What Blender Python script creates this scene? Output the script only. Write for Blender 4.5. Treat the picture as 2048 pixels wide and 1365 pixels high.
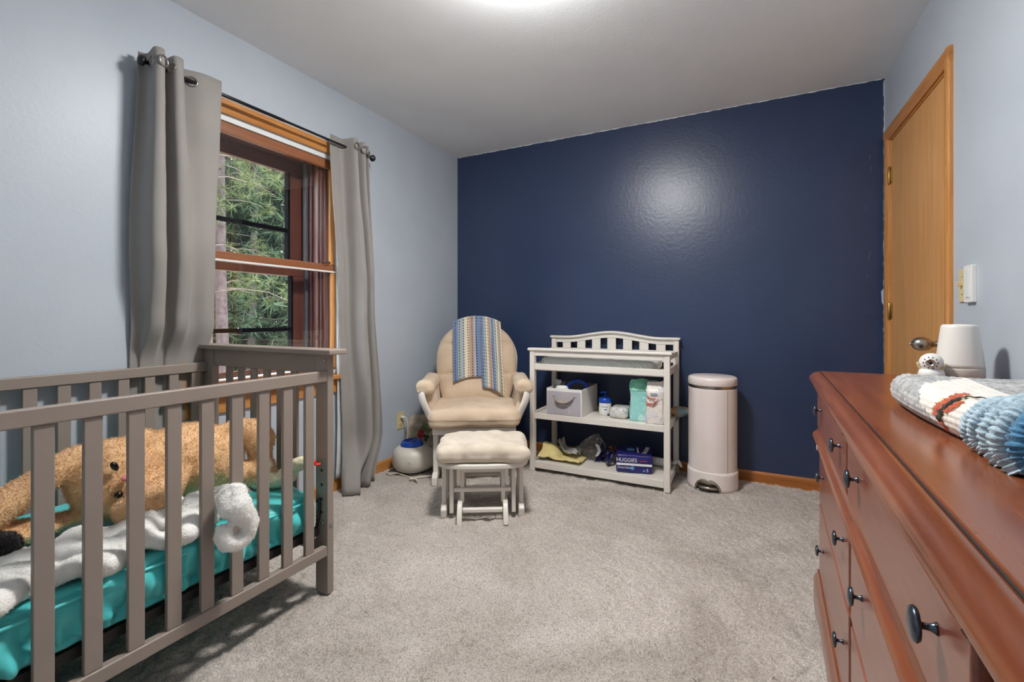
import bpy, bmesh, math, random
import numpy as np
from mathutils import Vector, Matrix, noise

for o in list(bpy.data.objects):
    bpy.data.objects.remove(o, do_unlink=True)
SC = bpy.context.scene
COL = SC.collection
random.seed(7)
RNG = np.random.default_rng(7)
pi, sin, cos = math.pi, math.sin, math.cos

# ---------------------------------------------------------------- camera, world, light, exposure
cam_d = bpy.data.cameras.new('camera')
cam_d.sensor_width = 36.0
cam_d.lens = 16.262
cam_d.shift_y = -0.0231
cam_d.clip_start = 0.02
cam = bpy.data.objects.new('camera', cam_d)
COL.objects.link(cam)
cam.location = (2.2465, -3.3662, 1.0553)
cam.rotation_euler = (pi / 2, 0, 0.4713)
SC.camera = cam

LAMP_XY = (1.523, -1.88)
LAMP_STRENGTH = 172.0
SKY_STRENGTH = 9.0
SUN_STRENGTH = 5.0

world = bpy.data.worlds.new('world')
SC.world = world
world.use_nodes = True
_bg = world.node_tree.nodes['Background']
_bg.inputs[0].default_value = (0.80, 0.90, 1.0, 1)
_bg.inputs[1].default_value = SKY_STRENGTH

sun_d = bpy.data.lights.new('sun', 'SUN')
sun_d.energy = SUN_STRENGTH
sun_d.angle = 0.05
sun_d.color = (1, .95, .86)
sun = bpy.data.objects.new('sun', sun_d)
COL.objects.link(sun)
sun.location = (6, -4, 9)
sun.rotation_euler = Vector((-6, 3.2, -7)).to_track_quat('-Z', 'Y').to_euler()

SC.view_settings.view_transform = 'Standard'
SC.view_settings.look = 'None'
SC.view_settings.gamma = 1.0
SC.view_settings.use_curve_mapping = False
SC.view_settings.exposure = 0.45

# ---------------------------------------------------------------- materials
def lin(h):
    if isinstance(h, str):
        h = h.lstrip('#')
        c = [int(h[i:i + 2], 16) / 255 for i in (0, 2, 4)]
    else:
        c = [x / 255 for x in h]
    return [x / 12.92 if x <= .04045 else ((x + .055) / 1.055) ** 2.4 for x in c] + [1.0]

class NT:
    def __init__(s, name):
        s.m = bpy.data.materials.new(name)
        s.m.use_nodes = True
        s.t = s.m.node_tree
        s.n = s.t.nodes
        s.p = s.n['Principled BSDF']
    def add(s, typ, **kw):
        n = s.n.new(typ)
        for k, v in kw.items():
            setattr(n, k, v)
        return n
    def link(s, a, b):
        s.t.links.new(a, b)
    def coords(s, kind='Object', scale=(1, 1, 1), rot=(0, 0, 0)):
        tc = s.add('ShaderNodeTexCoord')
        mp = s.add('ShaderNodeMapping')
        mp.inputs['Scale'].default_value = scale
        mp.inputs['Rotation'].default_value = rot
        s.link(tc.outputs[kind], mp.inputs[0])
        return mp.outputs[0]
    def noise(s, co, scale, detail=4, rough=.55, dist=0):
        n = s.add('ShaderNodeTexNoise')
        n.inputs['Scale'].default_value = scale
        n.inputs['Detail'].default_value = detail
        n.inputs['Roughness'].default_value = rough
        n.inputs['Distortion'].default_value = dist
        s.link(co, n.inputs['Vector'])
        return n.outputs['Fac']
    def ramp(s, fac, stops, interp='LINEAR'):
        r = s.add('ShaderNodeValToRGB')
        r.color_ramp.interpolation = interp
        e = r.color_ramp.elements
        while len(e) < len(stops):
            e.new(.5)
        for el, (p, c) in zip(e, stops):
            el.position = p
            el.color = lin(c) if not (isinstance(c, list) and len(c) == 4) else c
        s.link(fac, r.inputs[0])
        return r.outputs[0]
    def bump(s, h, strength, dist=.01):
        b = s.add('ShaderNodeBump')
        b.inputs['Strength'].default_value = strength
        b.inputs['Distance'].default_value = dist
        s.link(h, b.inputs['Height'])
        s.link(b.outputs[0], s.p.inputs['Normal'])
        return b
    def set(s, **kw):
        for k, v in kw.items():
            s.p.inputs[k].default_value = v

def vary(c, d):
    return [max(0, min(255, x + d)) for x in c]

def plain(name, c, rough=.5, var=6, scale=12, bump=0, bscale=200, metal=0, spec=.5, sheen=0):
    t = NT(name)
    co = t.coords()
    f = t.noise(co, scale, 3)
    t.link(t.ramp(f, [(.3, vary(c, -var)), (.7, vary(c, var))]), t.p.inputs['Base Color'])
    t.set(Roughness=rough, Metallic=metal)
    t.p.inputs['Specular IOR Level'].default_value = spec
    if sheen:
        t.p.inputs['Sheen Weight'].default_value = sheen
    if bump:
        t.bump(t.noise(co, bscale, 2), bump, .004)
    return t.m

def wood(name, dark, light, axis='z', rough=.42, scale=1.0, contrast=(.3, .7), bump=.08):
    t = NT(name)
    s = {'x': (1.2, 24, 24), 'y': (24, 1.2, 24), 'z': (24, 24, 1.2)}[axis]
    co = t.coords(scale=tuple(k * scale for k in s))
    f = t.noise(co, 2.2, 6, .62, .6)
    co2 = t.coords(scale=tuple(k * scale * 4 for k in s))
    f2 = t.noise(co2, 3, 3, .6)
    mx = t.add('ShaderNodeMath', operation='MULTIPLY_ADD')
    mx.inputs[1].default_value = .35
    t.link(f2, mx.inputs[0])
    t.link(f, mx.inputs[2])
    sb = t.add('ShaderNodeMath', operation='SUBTRACT')
    sb.inputs[1].default_value = .175
    t.link(mx.outputs[0], sb.inputs[0])
    t.link(t.ramp(sb.outputs[0], [(contrast[0], dark), (contrast[1], light)]), t.p.inputs['Base Color'])
    t.set(Roughness=rough)
    if bump:
        t.bump(f2, bump, .002)
    return t.m

def paint_wall(name, c, rough=.45, peel=.12, spec=.4, var=3, peel_scale=55):
    t = NT(name)
    co = t.coords()
    f = t.noise(co, 3.0, 4)
    t.link(t.ramp(f, [(.3, vary(c, -var)), (.7, vary(c, var))]), t.p.inputs['Base Color'])
    t.set(Roughness=rough)
    t.p.inputs['Specular IOR Level'].default_value = spec
    t.bump(t.noise(co, peel_scale, 3, .6), peel, .006)
    return t.m

def fabric(name, c, rough=.9, var=8, weave=900, bump=.25, sheen=.15, blotch=5):
    t = NT(name)
    co = t.coords()
    f = t.noise(co, blotch, 4, .6)
    t.link(t.ramp(f, [(.3, vary(c, -var)), (.7, vary(c, var))]), t.p.inputs['Base Color'])
    t.set(Roughness=rough)
    t.p.inputs['Specular IOR Level'].default_value = .2
    t.p.inputs['Sheen Weight'].default_value = sheen
    t.bump(t.noise(co, weave, 2), bump, .002)
    return t.m

def emit(name, c, strength):
    t = NT(name)
    t.p.inputs['Base Color'].default_value = c
    t.p.inputs['Emission Color'].default_value = c
    t.p.inputs['Emission Strength'].default_value = strength
    return t.m

M = {}
M['wall'] = paint_wall('pale_blue_paint', (184, 193, 203), .42, .10)
M['navy'] = paint_wall('navy_paint', (46, 61, 92), .33, .20, .5, 2, 45)
M['ceiling'] = paint_wall('ceiling_paint', (240, 243, 246), .85, .12, .2, 2, 90)
M['oak_z'] = wood('oak_vertical', (184, 122, 62), (212, 154, 92), 'z', .38)
M['oak_y'] = wood('oak_trim_y', (176, 112, 54), (206, 146, 82), 'y', .36)
M['oak_x'] = wood('oak_trim_x', (150, 88, 38), (182, 118, 60), 'x', .36)
M['door'] = wood('oak_door_veneer', (196, 138, 78), (224, 170, 108), 'z', .40, .7, (.25, .75))
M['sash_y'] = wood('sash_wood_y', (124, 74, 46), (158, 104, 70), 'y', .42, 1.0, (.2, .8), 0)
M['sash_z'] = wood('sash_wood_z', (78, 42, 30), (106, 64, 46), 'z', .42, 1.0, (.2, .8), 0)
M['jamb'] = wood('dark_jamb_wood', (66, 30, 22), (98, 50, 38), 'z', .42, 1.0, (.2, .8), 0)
M['black'] = plain('black_metal', (24, 24, 26), .38, 2, spec=.5)
M['muntin'] = plain('black_muntin', (16, 15, 16), .9, 2, spec=.05)
M['white_vinyl'] = plain('white_vinyl', (222, 226, 226), .4, 3)
M['steel'] = plain('brushed_steel', (176, 170, 162), .28, 5, metal=1)
M['brass'] = plain('old_brass', (176, 146, 88), .35, 6, metal=1)
M['bronze'] = plain('dark_bronze_knob', (84, 94, 106), .26, 4, metal=.85)
M['crib'] = plain('taupe_paint', (146, 134, 125), .42, 3, 6, .03, 120)
M['dark_wire'] = plain('dark_spring_metal', (30, 28, 28), .5, 2)
M['white_paint'] = plain('white_lacquer', (224, 218, 209), .35, 3, 6)
M['ivory'] = plain('ivory_plastic', (214, 198, 152), .4, 3)
M['white_plastic'] = plain('white_plastic', (230, 230, 226), .35, 2)
M['cord_white'] = plain('white_cord', (224, 214, 198), .5, 3)
M['cord_gray'] = plain('gray_cord', (92, 92, 96), .5, 3)
M['tan'] = fabric('tan_microfibre', (208, 186, 160), .92, 10, 500, .2, .25, 6)
M['cream'] = fabric('cream_microfibre', (216, 204, 186), .92, 16, 500, .2, .25, 9)
M['curtain'] = fabric('grey_curtain_cloth', (146, 142, 138), .72, 4, 800, .15, .2, 4)
def lining_mat():
    t = NT('white_curtain_lining')
    t.p.inputs['Base Color'].default_value = lin((240, 242, 242))
    t.set(Roughness=.8)
    t.bump(t.noise(t.coords(), 700, 2), .1, .002)
    tr = t.add('ShaderNodeBsdfTranslucent'); tr.inputs[0].default_value = lin((240, 242, 242))
    mix = t.add('ShaderNodeMixShader'); mix.inputs[0].default_value = .45
    t.link(t.p.outputs[0], mix.inputs[1]); t.link(tr.outputs[0], mix.inputs[2])
    t.link(mix.outputs[0], t.n['Material Output'].inputs[0])
    return t.m
M['lining'] = lining_mat()
M['bin_pink'] = plain('blush_white_enamel', (232, 221, 217), .3, 3, 5)
M['bin_base'] = plain('blush_white_base', (234, 224, 220), .4, 3, 5)
M['hum_white'] = plain('humidifier_white', (214, 208, 196), .35, 3)
M['blue_plastic'] = plain('blue_plastic', (24, 74, 178), .25, 5)
M['pink'] = plain('pink_nose', (222, 128, 138), .8, 5)
M['eye'] = plain('black_eye', (12, 11, 12), .15, 1)
M['red'] = plain('red_plastic', (206, 42, 34), .5, 5)
M['lens'] = plain('camera_lens', (18, 18, 20), .1, 2)

def carpet_mat():
    t = NT('beige_carpet')
    co = t.coords()
    a = t.noise(co, 170, 2, .6)
    b = t.noise(co, 2.2, 4, .6, 1.0)
    c1 = t.ramp(a, [(.30, (154, 146, 138)), (.62, (212, 204, 196))])
    c2 = t.ramp(b, [(.35, (222, 220, 217)), (.66, (255, 255, 255))])
    mx = t.add('ShaderNodeMix', data_type='RGBA', blend_type='MULTIPLY')
    mx.inputs[0].default_value = 1
    t.link(c1, mx.inputs[6])
    t.link(c2, mx.inputs[7])
    t.link(mx.outputs[2], t.p.inputs['Base Color'])
    t.set(Roughness=1)
    t.p.inputs['Specular IOR Level'].default_value = .05
    t.p.inputs['Sheen Weight'].default_value = .25
    t.bump(t.noise(co, 300, 2), .5, .006)
    return t.m
M['carpet'] = carpet_mat()

def glass_mat():
    t = NT('window_glass')
    tr = t.add('ShaderNodeBsdfTransparent')
    gl = t.add('ShaderNodeBsdfGlossy')
    gl.inputs['Roughness'].default_value = .02
    mix = t.add('ShaderNodeMixShader')
    mix.inputs[0].default_value = .05
    t.link(tr.outputs[0], mix.inputs[1])
    t.link(gl.outputs[0], mix.inputs[2])
    t.link(mix.outputs[0], t.n['Material Output'].inputs[0])
    return t.m
M['glass'] = glass_mat()

def clear_film():
    t = NT('clear_plastic_film')
    tr = t.add('ShaderNodeBsdfTransparent')
    tr.inputs[0].default_value = (.92, .92, .92, 1)
    gl = t.add('ShaderNodeBsdfPrincipled')
    gl.inputs['Base Color'].default_value = (.62, .62, .62, 1)
    gl.inputs['Roughness'].default_value = .2
    mix = t.add('ShaderNodeMixShader')
    f = t.noise(t.coords(), 40, 3)
    r = t.ramp(f, [(.4, [.10, .10, .10, 1]), (.7, [.55, .55, .55, 1])])
    t.link(r, mix.inputs[0])
    t.link(tr.outputs[0], mix.inputs[1])
    t.link(gl.outputs[0], mix.inputs[2])
    t.link(mix.outputs[0], t.n['Material Output'].inputs[0])
    return t.m
M['film'] = clear_film()

def dresser_wood(name, axis, dark, light, rough, scuff):
    t = NT(name)
    s = {'x': (1.4, 16, 16), 'y': (16, 1.4, 16), 'z': (16, 16, 1.4)}[axis]
    f = t.noise(t.coords(scale=s), 2.0, 6, .6, .5)
    base = t.ramp(f, [(.28, dark), (.72, light)])
    if scuff:
        g = t.noise(t.coords(scale=(5, 26, 26)), 4.5, 5, .7, .4)
        mask = t.ramp(g, [(.72, [0, 0, 0, 1]), (.80, [.6, .6, .6, 1])])
        mx = t.add('ShaderNodeMix', data_type='RGBA')
        t.link(mask, mx.inputs[0])
        t.link(base, mx.inputs[6])
        mx.inputs[7].default_value = lin((186, 148, 120))
        base = mx.outputs[2]
    t.link(base, t.p.inputs['Base Color'])
    t.set(Roughness=rough)
    t.p.inputs['Coat Weight'].default_value = .4
    t.p.inputs['Coat Roughness'].default_value = .18
    return t.m
M['dr_top'] = dresser_wood('cherry_stain_top', 'x', (112, 56, 28), (150, 84, 46), .26, True)
M['dr_front'] = dresser_wood('cherry_stain_drawer', 'x', (122, 62, 44), (150, 86, 64), .30, False)
M['dr_body'] = dresser_wood('cherry_stain_body', 'z', (96, 48, 32), (124, 66, 44), .3, False)

# ---------------------------------------------------------------- mesh helpers
def tag(o, label=None, cat=None, group=None, kind=None):
    if label: o['label'] = label
    if cat: o['category'] = cat
    if group: o['group'] = group
    if kind: o['kind'] = kind
    return o

def thing(name, label, cat, loc=(0, 0, 0), rz=0, group=None, kind=None):
    o = bpy.data.objects.new(name, None)
    o.empty_display_size = .05
    COL.objects.link(o)
    o.location = loc
    o.rotation_euler = (0, 0, rz)
    return tag(o, label, cat, group, kind)

def rootloc(p):
    while p.parent:
        p = p.parent
    return Vector(p.location)

class MB:
    def __init__(s):
        s.v, s.f, s.uv = [], [], None
    def add(s, vs, fs):
        b = len(s.v)
        s.v += [tuple(x) for x in vs]
        s.f += [tuple(i + b for i in f) for f in fs]
        return s
    def box(s, x0, x1, y0, y1, z0, z1, mat=None):
        vs = [Vector((x, y, z)) for x in (x0, x1) for y in (y0, y1) for z in (z0, z1)]
        if mat: vs = [mat @ q for q in vs]
        return s.add(vs, [(0, 1, 3, 2), (4, 6, 7, 5), (0, 4, 5, 1), (2, 3, 7, 6), (0, 2, 6, 4), (1, 5, 7, 3)])
    def prism(s, pts, a0, a1, plane='xz'):
        # pts in the named plane, extruded along the third axis from a0 to a1
        def m(p, a):
            return {'xz': (p[0], a, p[1]), 'yz': (a, p[0], p[1]), 'xy': (p[0], p[1], a)}[plane]
        n = len(pts)
        vs = [m(p, a0) for p in pts] + [m(p, a1) for p in pts]
        fs = [tuple(range(n)), tuple(range(2 * n - 1, n - 1, -1))]
        fs += [(i, i + n, (i + 1) % n + n, (i + 1) % n) for i in range(n)]
        return s.add(vs, fs)
    def tube(s, path, r, n=10, cap=True, flat=1.0):
        path = [Vector(p) for p in path]
        k = len(path)
        rr = r if hasattr(r, '__len__') else [r] * k
        vs, fs = [], []
        up = None
        for i, p in enumerate(path):
            t = (path[min(i + 1, k - 1)] - path[max(i - 1, 0)]).normalized()
            if up is None:
                up = Vector((0, 0, 1)) if abs(t.z) < .9 else Vector((1, 0, 0))
            a = t.cross(up).normalized()
            b = a.cross(t).normalized()
            up = b
            for j in range(n):
                th = 2 * pi * j / n
                vs.append(p + a * cos(th) * rr[i] + b * sin(th) * rr[i] * flat)
        for i in range(k - 1):
            for j in range(n):
                j2 = (j + 1) % n
                fs.append((i * n + j, i * n + j2, (i + 1) * n + j2, (i + 1) * n + j))
        if cap:
            fs.append(tuple(range(n - 1, -1, -1)))
            fs.append(tuple((k - 1) * n + j for j in range(n)))
        return s.add(vs, fs)
    def lathe(s, prof, c=(0, 0, 0), n=32, axis='z', sx=1.0, sy=1.0):
        vs, fs = [], []
        c = Vector(c)
        for (r, h) in prof:
            for j in range(n):
                th = 2 * pi * j / n
                a, b = r * cos(th) * sx, r * sin(th) * sy
                q = {'z': (a, b, h), 'x': (h, a, b), 'y': (b, h, a)}[axis]
                vs.append(c + Vector(q))
        m = len(prof)
        for i in range(m - 1):
            for j in range(n):
                j2 = (j + 1) % n
                fs.append((i * n + j, i * n + j2, (i + 1) * n + j2, (i + 1) * n + j))
        if prof[0][0] > 1e-6: fs.append(tuple(range(n - 1, -1, -1)))
        if prof[-1][0] > 1e-6: fs.append(tuple((m - 1) * n + j for j in range(n)))
        return s.add(vs, fs)
    def ell(s, c, r, nu=20, nv=12, rot=None):
        c = Vector(c)
        if not hasattr(r, '__len__'): r = (r, r, r)
        vs = []
        R = rot or Matrix.Identity(3)
        vs.append(c + R @ Vector((0, 0, -r[2])))
        for i in range(1, nv):
            ph = -pi / 2 + pi * i / nv
            for j in range(nu):
                th = 2 * pi * j / nu
                vs.append(c + R @ Vector((r[0] * cos(ph) * cos(th), r[1] * cos(ph) * sin(th), r[2] * sin(ph))))
        vs.append(c + R @ Vector((0, 0, r[2])))
        fs = [(0, 1 + (j + 1) % nu, 1 + j) for j in range(nu)]
        for i in range(nv - 2):
            for j in range(nu):
                a = 1 + i * nu
                fs.append((a + j, a + (j + 1) % nu, a + nu + (j + 1) % nu, a + nu + j))
        top = len(vs) - 1
        a = 1 + (nv - 2) * nu
        fs += [(a + j, a + (j + 1) % nu, top) for j in range(nu)]
        return s.add(vs, fs)
    def grid(s, fn, nu, nv, cu=False, cv=False):
        # fn(u, v) with u, v in 0..1 ; keeps uv for an otherwise empty builder
        first = not s.v
        vs = []
        for i in range(nu):
            for j in range(nv):
                vs.append(fn(i / (nu if cu else nu - 1), j / (nv if cv else nv - 1)))
        fs = []
        for i in range(nu if cu else nu - 1):
            for j in range(nv if cv else nv - 1):
                i2, j2 = (i + 1) % nu, (j + 1) % nv
                fs.append((i * nv + j, i2 * nv + j, i2 * nv + j2, i * nv + j2))
        if first:
            s.uv = [(i / (nu - 1), j / (nv - 1)) for i in range(nu) for j in range(nv)]
        return s.add(vs, fs)
    def rbox(s, c, h, r, seg=(6, 6, 4), disp=None, rot=None):
        # rounded box: half sizes h, corner radius r, optional displacement along the normal
        c = Vector(c); h = Vector(h)
        inner = Vector((max(h.x - r, 1e-4), max(h.y - r, 1e-4), max(h.z - r, 1e-4)))
        idx, vs, fs = {}, [], []
        def edges(n, hh, rr):
            e = [(-hh + rr * k / 3) for k in range(3)] + [-hh + rr + (2 * hh - 2 * rr) * k / n for k in range(n + 1)] + [hh - rr + rr * k / 3 for k in range(1, 4)]
            return e
        E3 = [edges(seg[k], h[k], min(r, h[k] * .98)) for k in range(3)]
        def vid(p):
            key = (round(p[0], 6), round(p[1], 6), round(p[2], 6))
            if key not in idx:
                P = Vector(p)
                q = Vector((max(-inner.x, min(inner.x, P.x)), max(-inner.y, min(inner.y, P.y)), max(-inner.z, min(inner.z, P.z))))
                d = P - q
                n = d.normalized() if d.length > 1e-9 else Vector((0, 0, 1))
                w = q + n * r
                if disp:
                    w = w + n * disp(w, n)
                if rot: w = rot @ w
                idx[key] = len(vs)
                vs.append(w + c)
            return idx[key]
        for ax in range(3):
            a, b = (ax + 1) % 3, (ax + 2) % 3
            for sgn in (-1, 1):
                for i in range(len(E3[a]) - 1):
                    for j in range(len(E3[b]) - 1):
                        q = []
                        for (ii, jj) in ((i, j), (i + 1, j), (i + 1, j + 1), (i, j + 1)):
                            p = [0, 0, 0]
                            p[ax] = sgn * h[ax]; p[a] = E3[a][ii]; p[b] = E3[b][jj]
                            q.append(vid(p))
                        fs.append(tuple(q if sgn > 0 else q[::-1]))
        return s.add(vs, fs)
    def mesh(s, name, mat, smooth=False, off=None):
        me = bpy.data.meshes.new(name)
        vs = s.v if off is None else [(a - off.x, b - off.y, c - off.z) for a, b, c in s.v]
        me.from_pydata(vs, [], s.f)
        if s.uv and len(s.uv) == len(s.v):
            ul = me.uv_layers.new(name='UVMap')
            li = np.zeros(len(me.loops), np.int32)
            me.loops.foreach_get('vertex_index', li)
            ul.data.foreach_set('uv', np.array(s.uv, np.float32)[li].ravel())
        if mat: me.materials.append(mat)
        if smooth:
            me.polygons.foreach_set('use_smooth', [True] * len(me.polygons))
        me.update()
        return me
    def build(s, name, mat, parent=None, world=True, smooth=False, bevel=0, seg=2, fix=True):
        if isinstance(mat, str): mat = M[mat]
        off = rootloc(parent) if (parent and world) else None
        me = s.mesh(name, mat, smooth, off)
        if fix:
            bm = bmesh.new(); bm.from_mesh(me)
            bmesh.ops.recalc_face_normals(bm, faces=bm.faces)
            bm.to_mesh(me); bm.free()
        o = bpy.data.objects.new(name, me)
        COL.objects.link(o)
        if parent: o.parent = parent
        if bevel:
            b = o.modifiers.new('bevel', 'BEVEL')
            b.width = bevel; b.segments = seg; b.limit_method = 'ANGLE'; b.angle_limit = .6
            if smooth is False:
                me.polygons.foreach_set('use_smooth', [True] * len(me.polygons))
                b.harden_normals = True
        return o

def inst(o, parent=None, delta=(0, 0, 0)):
    c = o.copy(); COL.objects.link(c)
    c.parent = parent if parent else o.parent
    c.location = Vector(o.location) + Vector(delta)
    return c

def shell(o, t, offset=0):
    m = o.modifiers.new('thickness', 'SOLIDIFY')
    m.thickness = t; m.offset = offset
    return o

def N3(p, s=1.0, seed=0.0):
    return noise.noise(Vector((p[0] * s + seed, p[1] * s + seed * 1.7, p[2] * s - seed)))

def blob_mesh(name, mb, mat, voxel=.012, smooth=8, off=None, disp=None):
    me = mb.mesh(name + '_src', None, False, off)
    o = bpy.data.objects.new(name + '_src', me); COL.objects.link(o)
    r = o.modifiers.new('r', 'REMESH'); r.mode = 'VOXEL'; r.voxel_size = voxel
    if smooth:
        sm = o.modifiers.new('s', 'SMOOTH'); sm.iterations = smooth; sm.factor = .5
    dg = bpy.context.evaluated_depsgraph_get()
    out = bpy.data.meshes.new_from_object(o.evaluated_get(dg))
    bpy.data.objects.remove(o, do_unlink=True)
    bpy.data.meshes.remove(me)
    out.name = name
    out.materials.clear(); out.materials.append(mat)
    out.polygons.foreach_set('use_smooth', [True] * len(out.polygons))
    if disp:
        ns = [v.normal.copy() for v in out.vertices]
        for v, n in zip(out.vertices, ns):
            v.co += n * disp(v.co, n)
    return out

def fur(name, me, mat, count, length, width, parent, droop=.4, seed=1):
    rng = np.random.default_rng(seed)
    me.calc_loop_triangles()
    nt = len(me.loop_triangles)
    tri = np.zeros(nt * 3, np.int32); me.loop_triangles.foreach_get('vertices', tri); tri = tri.reshape(-1, 3)
    co = np.zeros(len(me.vertices) * 3, np.float32); me.vertices.foreach_get('co', co); co = co.reshape(-1, 3)
    a, b, c = co[tri[:, 0]], co[tri[:, 1]], co[tri[:, 2]]
    cr = np.cross(b - a, c - a); ar = np.linalg.norm(cr, axis=1)
    nrm = cr / np.maximum(ar[:, None], 1e-12)
    pick = rng.choice(nt, count, p=ar / ar.sum())
    u, v = rng.random(count), rng.random(count)
    fl = u + v > 1
    u[fl], v[fl] = 1 - u[fl], 1 - v[fl]
    p = a[pick] + (b - a)[pick] * u[:, None] + (c - a)[pick] * v[:, None]
    n = nrm[pick]
    d = n + rng.normal(0, .45, (count, 3)); d[:, 2] -= droop
    d /= np.linalg.norm(d, axis=1)[:, None]
    L = length * rng.uniform(.6, 1.25, count)[:, None]
    sd = np.cross(d, rng.normal(0, 1, (count, 3))); sd /= np.linalg.norm(sd, axis=1)[:, None] + 1e-9
    V = np.empty((count, 3, 3), np.float32)
    base = p - n * .002
    V[:, 0] = base - sd * width / 2; V[:, 1] = base + sd * width / 2; V[:, 2] = base + d * L
    m2 = bpy.data.meshes.new(name)
    m2.from_pydata(V.reshape(-1, 3).tolist(), [], np.arange(count * 3).reshape(-1, 3).tolist())
    m2.materials.append(mat)
    o = bpy.data.objects.new(name, m2); COL.objects.link(o)
    o.parent = parent
    o['kind'] = 'stuff'
    return o

_fonts = {}
def text_part(name, body, size, mat, parent, matrix, thick=.0006):
    cu = bpy.data.curves.new(name, 'FONT')
    cu.body = body; cu.size = size; cu.extrude = thick
    cu.align_x = 'CENTER'; cu.align_y = 'CENTER'
    cu.resolution_u = 3
    o = bpy.data.objects.new(name + '_src', cu); COL.objects.link(o)
    dg = bpy.context.evaluated_depsgraph_get()
    me = bpy.data.meshes.new_from_object(o.evaluated_get(dg))
    bpy.data.objects.remove(o, do_unlink=True)
    me.name = name
    me.transform(matrix)
    me.materials.clear(); me.materials.append(M[mat] if isinstance(mat, str) else mat)
    t = bpy.data.objects.new(name, me); COL.objects.link(t)
    t.parent = parent
    return t
# ---------------------------------------------------------------- the room shell
W, H, YR = 2.954, 2.44, -3.62
OY0, OY1, OZ0, OZ1 = -2.19, -1.30, .71, 2.035          # window opening in the left wall
DY0, DY1, DZ1 = -.945, -.103, 2.053                     # door opening in the right wall

def struct(o, label=None):
    o['kind'] = 'structure'
    if label: o['label'] = label
    return o

struct(MB().box(-.26, W + .2, YR - .2, .2, -.12, -.012).build('floor', 'carpet'), 'floor slab under the beige carpet')
struct(MB().box(-.26, W + .2, YR - .2, .2, H, H + .12).build('ceiling', 'ceiling'), 'smooth off-white painted ceiling')
wb_ = struct(MB().box(-.26, W + .2, 0, .15, -.012, H).build('wall_back', 'navy'), 'navy blue painted accent wall')
M['scuff'] = plain('scuff_grey', (92, 104, 128), .8, 4)
# ragged pale paint line in the right corner and under the ceiling, and a few scuffs
def ragged(a0, a1, n, w0, w1, horiz):
    rg = random.Random(int(a0 * 10 + n))
    pts = []
    for i in range(n + 1):
        a = a0 + (a1 - a0) * i / n
        w = rg.uniform(w0, w1) + (.010 if (not horiz and 1.13 < a < 1.22) else 0)
        pts.append((a, w))
    vs, fs = [], []
    for a, w in pts:
        vs += ([(a, -.0008, H - w), (a, -.0008, H)] if horiz else [(W - w, -.0008, a), (W, -.0008, a)])
    for i in range(n):
        fs.append((2 * i, 2 * i + 1, 2 * i + 3, 2 * i + 2))
    return MB().add(vs, fs)
ragged(.02, 2.43, 120, .004, .009, False).build('paint_edge', 'wall', wb_, world=False, fix=False)
ragged(.01, 2.94, 150, .001, .005, True).build('paint_edge', 'ceiling', wb_, world=False, fix=False)
for x, z, l in ((2.885, 1.995, .022), (2.888, 1.925, .035), (2.882, 1.42, .045), (2.872, 1.30, .020), (2.86, 1.70, .018), (1.95, 1.94, .012), (2.10, 1.60, .010)):
    MB().box(x - .0016, x + .0016, -.0009, .0002, z - l / 2, z + l / 2, Matrix.Translation((x, 0, z)) @ Matrix.Rotation(.25, 4, 'Y') @ Matrix.Translation((-x, 0, -z))).build('scuff', M['scuff'], wb_, world=False)
struct(MB().box(-.26, W + .2, YR - .15, YR, -.012, H).build('wall_rear', 'wall'), 'pale blue wall behind the camera')
b = MB()
b.box(-.26, 0, YR, OY0, -.012, H).box(-.26, 0, OY1, 0, -.012, H).box(-.26, 0, OY0, OY1, -.012, OZ0).box(-.26, 0, OY0, OY1, OZ1, H)
struct(b.build('wall_left', 'wall'), 'pale blue wall with the window')
b = MB()
b.box(W, W + .13, YR, DY0, -.012, H).box(W, W + .13, DY1, 0, -.012, H).box(W, W + .13, DY0, DY1, DZ1, H).box(W + .13, W + .18, DY0 - .1, DY1 + .1, -.012, DZ1 + .1)  # last box: unseen backing added behind the door to block a light leak
struct(b.build('wall_right', 'wall'), 'pale blue wall with the oak door')

def base_prof(t):
    return [(0, -.01), (t, -.01), (t, .052), (t * .75, .060), (t * .35, .066), (0, .066)]
o = MB().prism([(p[0], p[1]) for p in base_prof(.013)], YR, 0, 'xz').build('baseboard_left', 'oak_y'); struct(o, 'oak baseboard along the pale blue window wall')
o = MB().prism([(-p[0], p[1]) for p in base_prof(.013)], .013, W - .013, 'yz').build('baseboard_back', 'oak_x'); struct(o, 'oak baseboard along the navy wall')
o = MB().prism([(W - p[0], p[1]) for p in base_prof(.013)], YR, -1.004, 'xz').build('baseboard_right', 'oak_y'); struct(o, 'oak baseboard behind the dresser')

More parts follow.
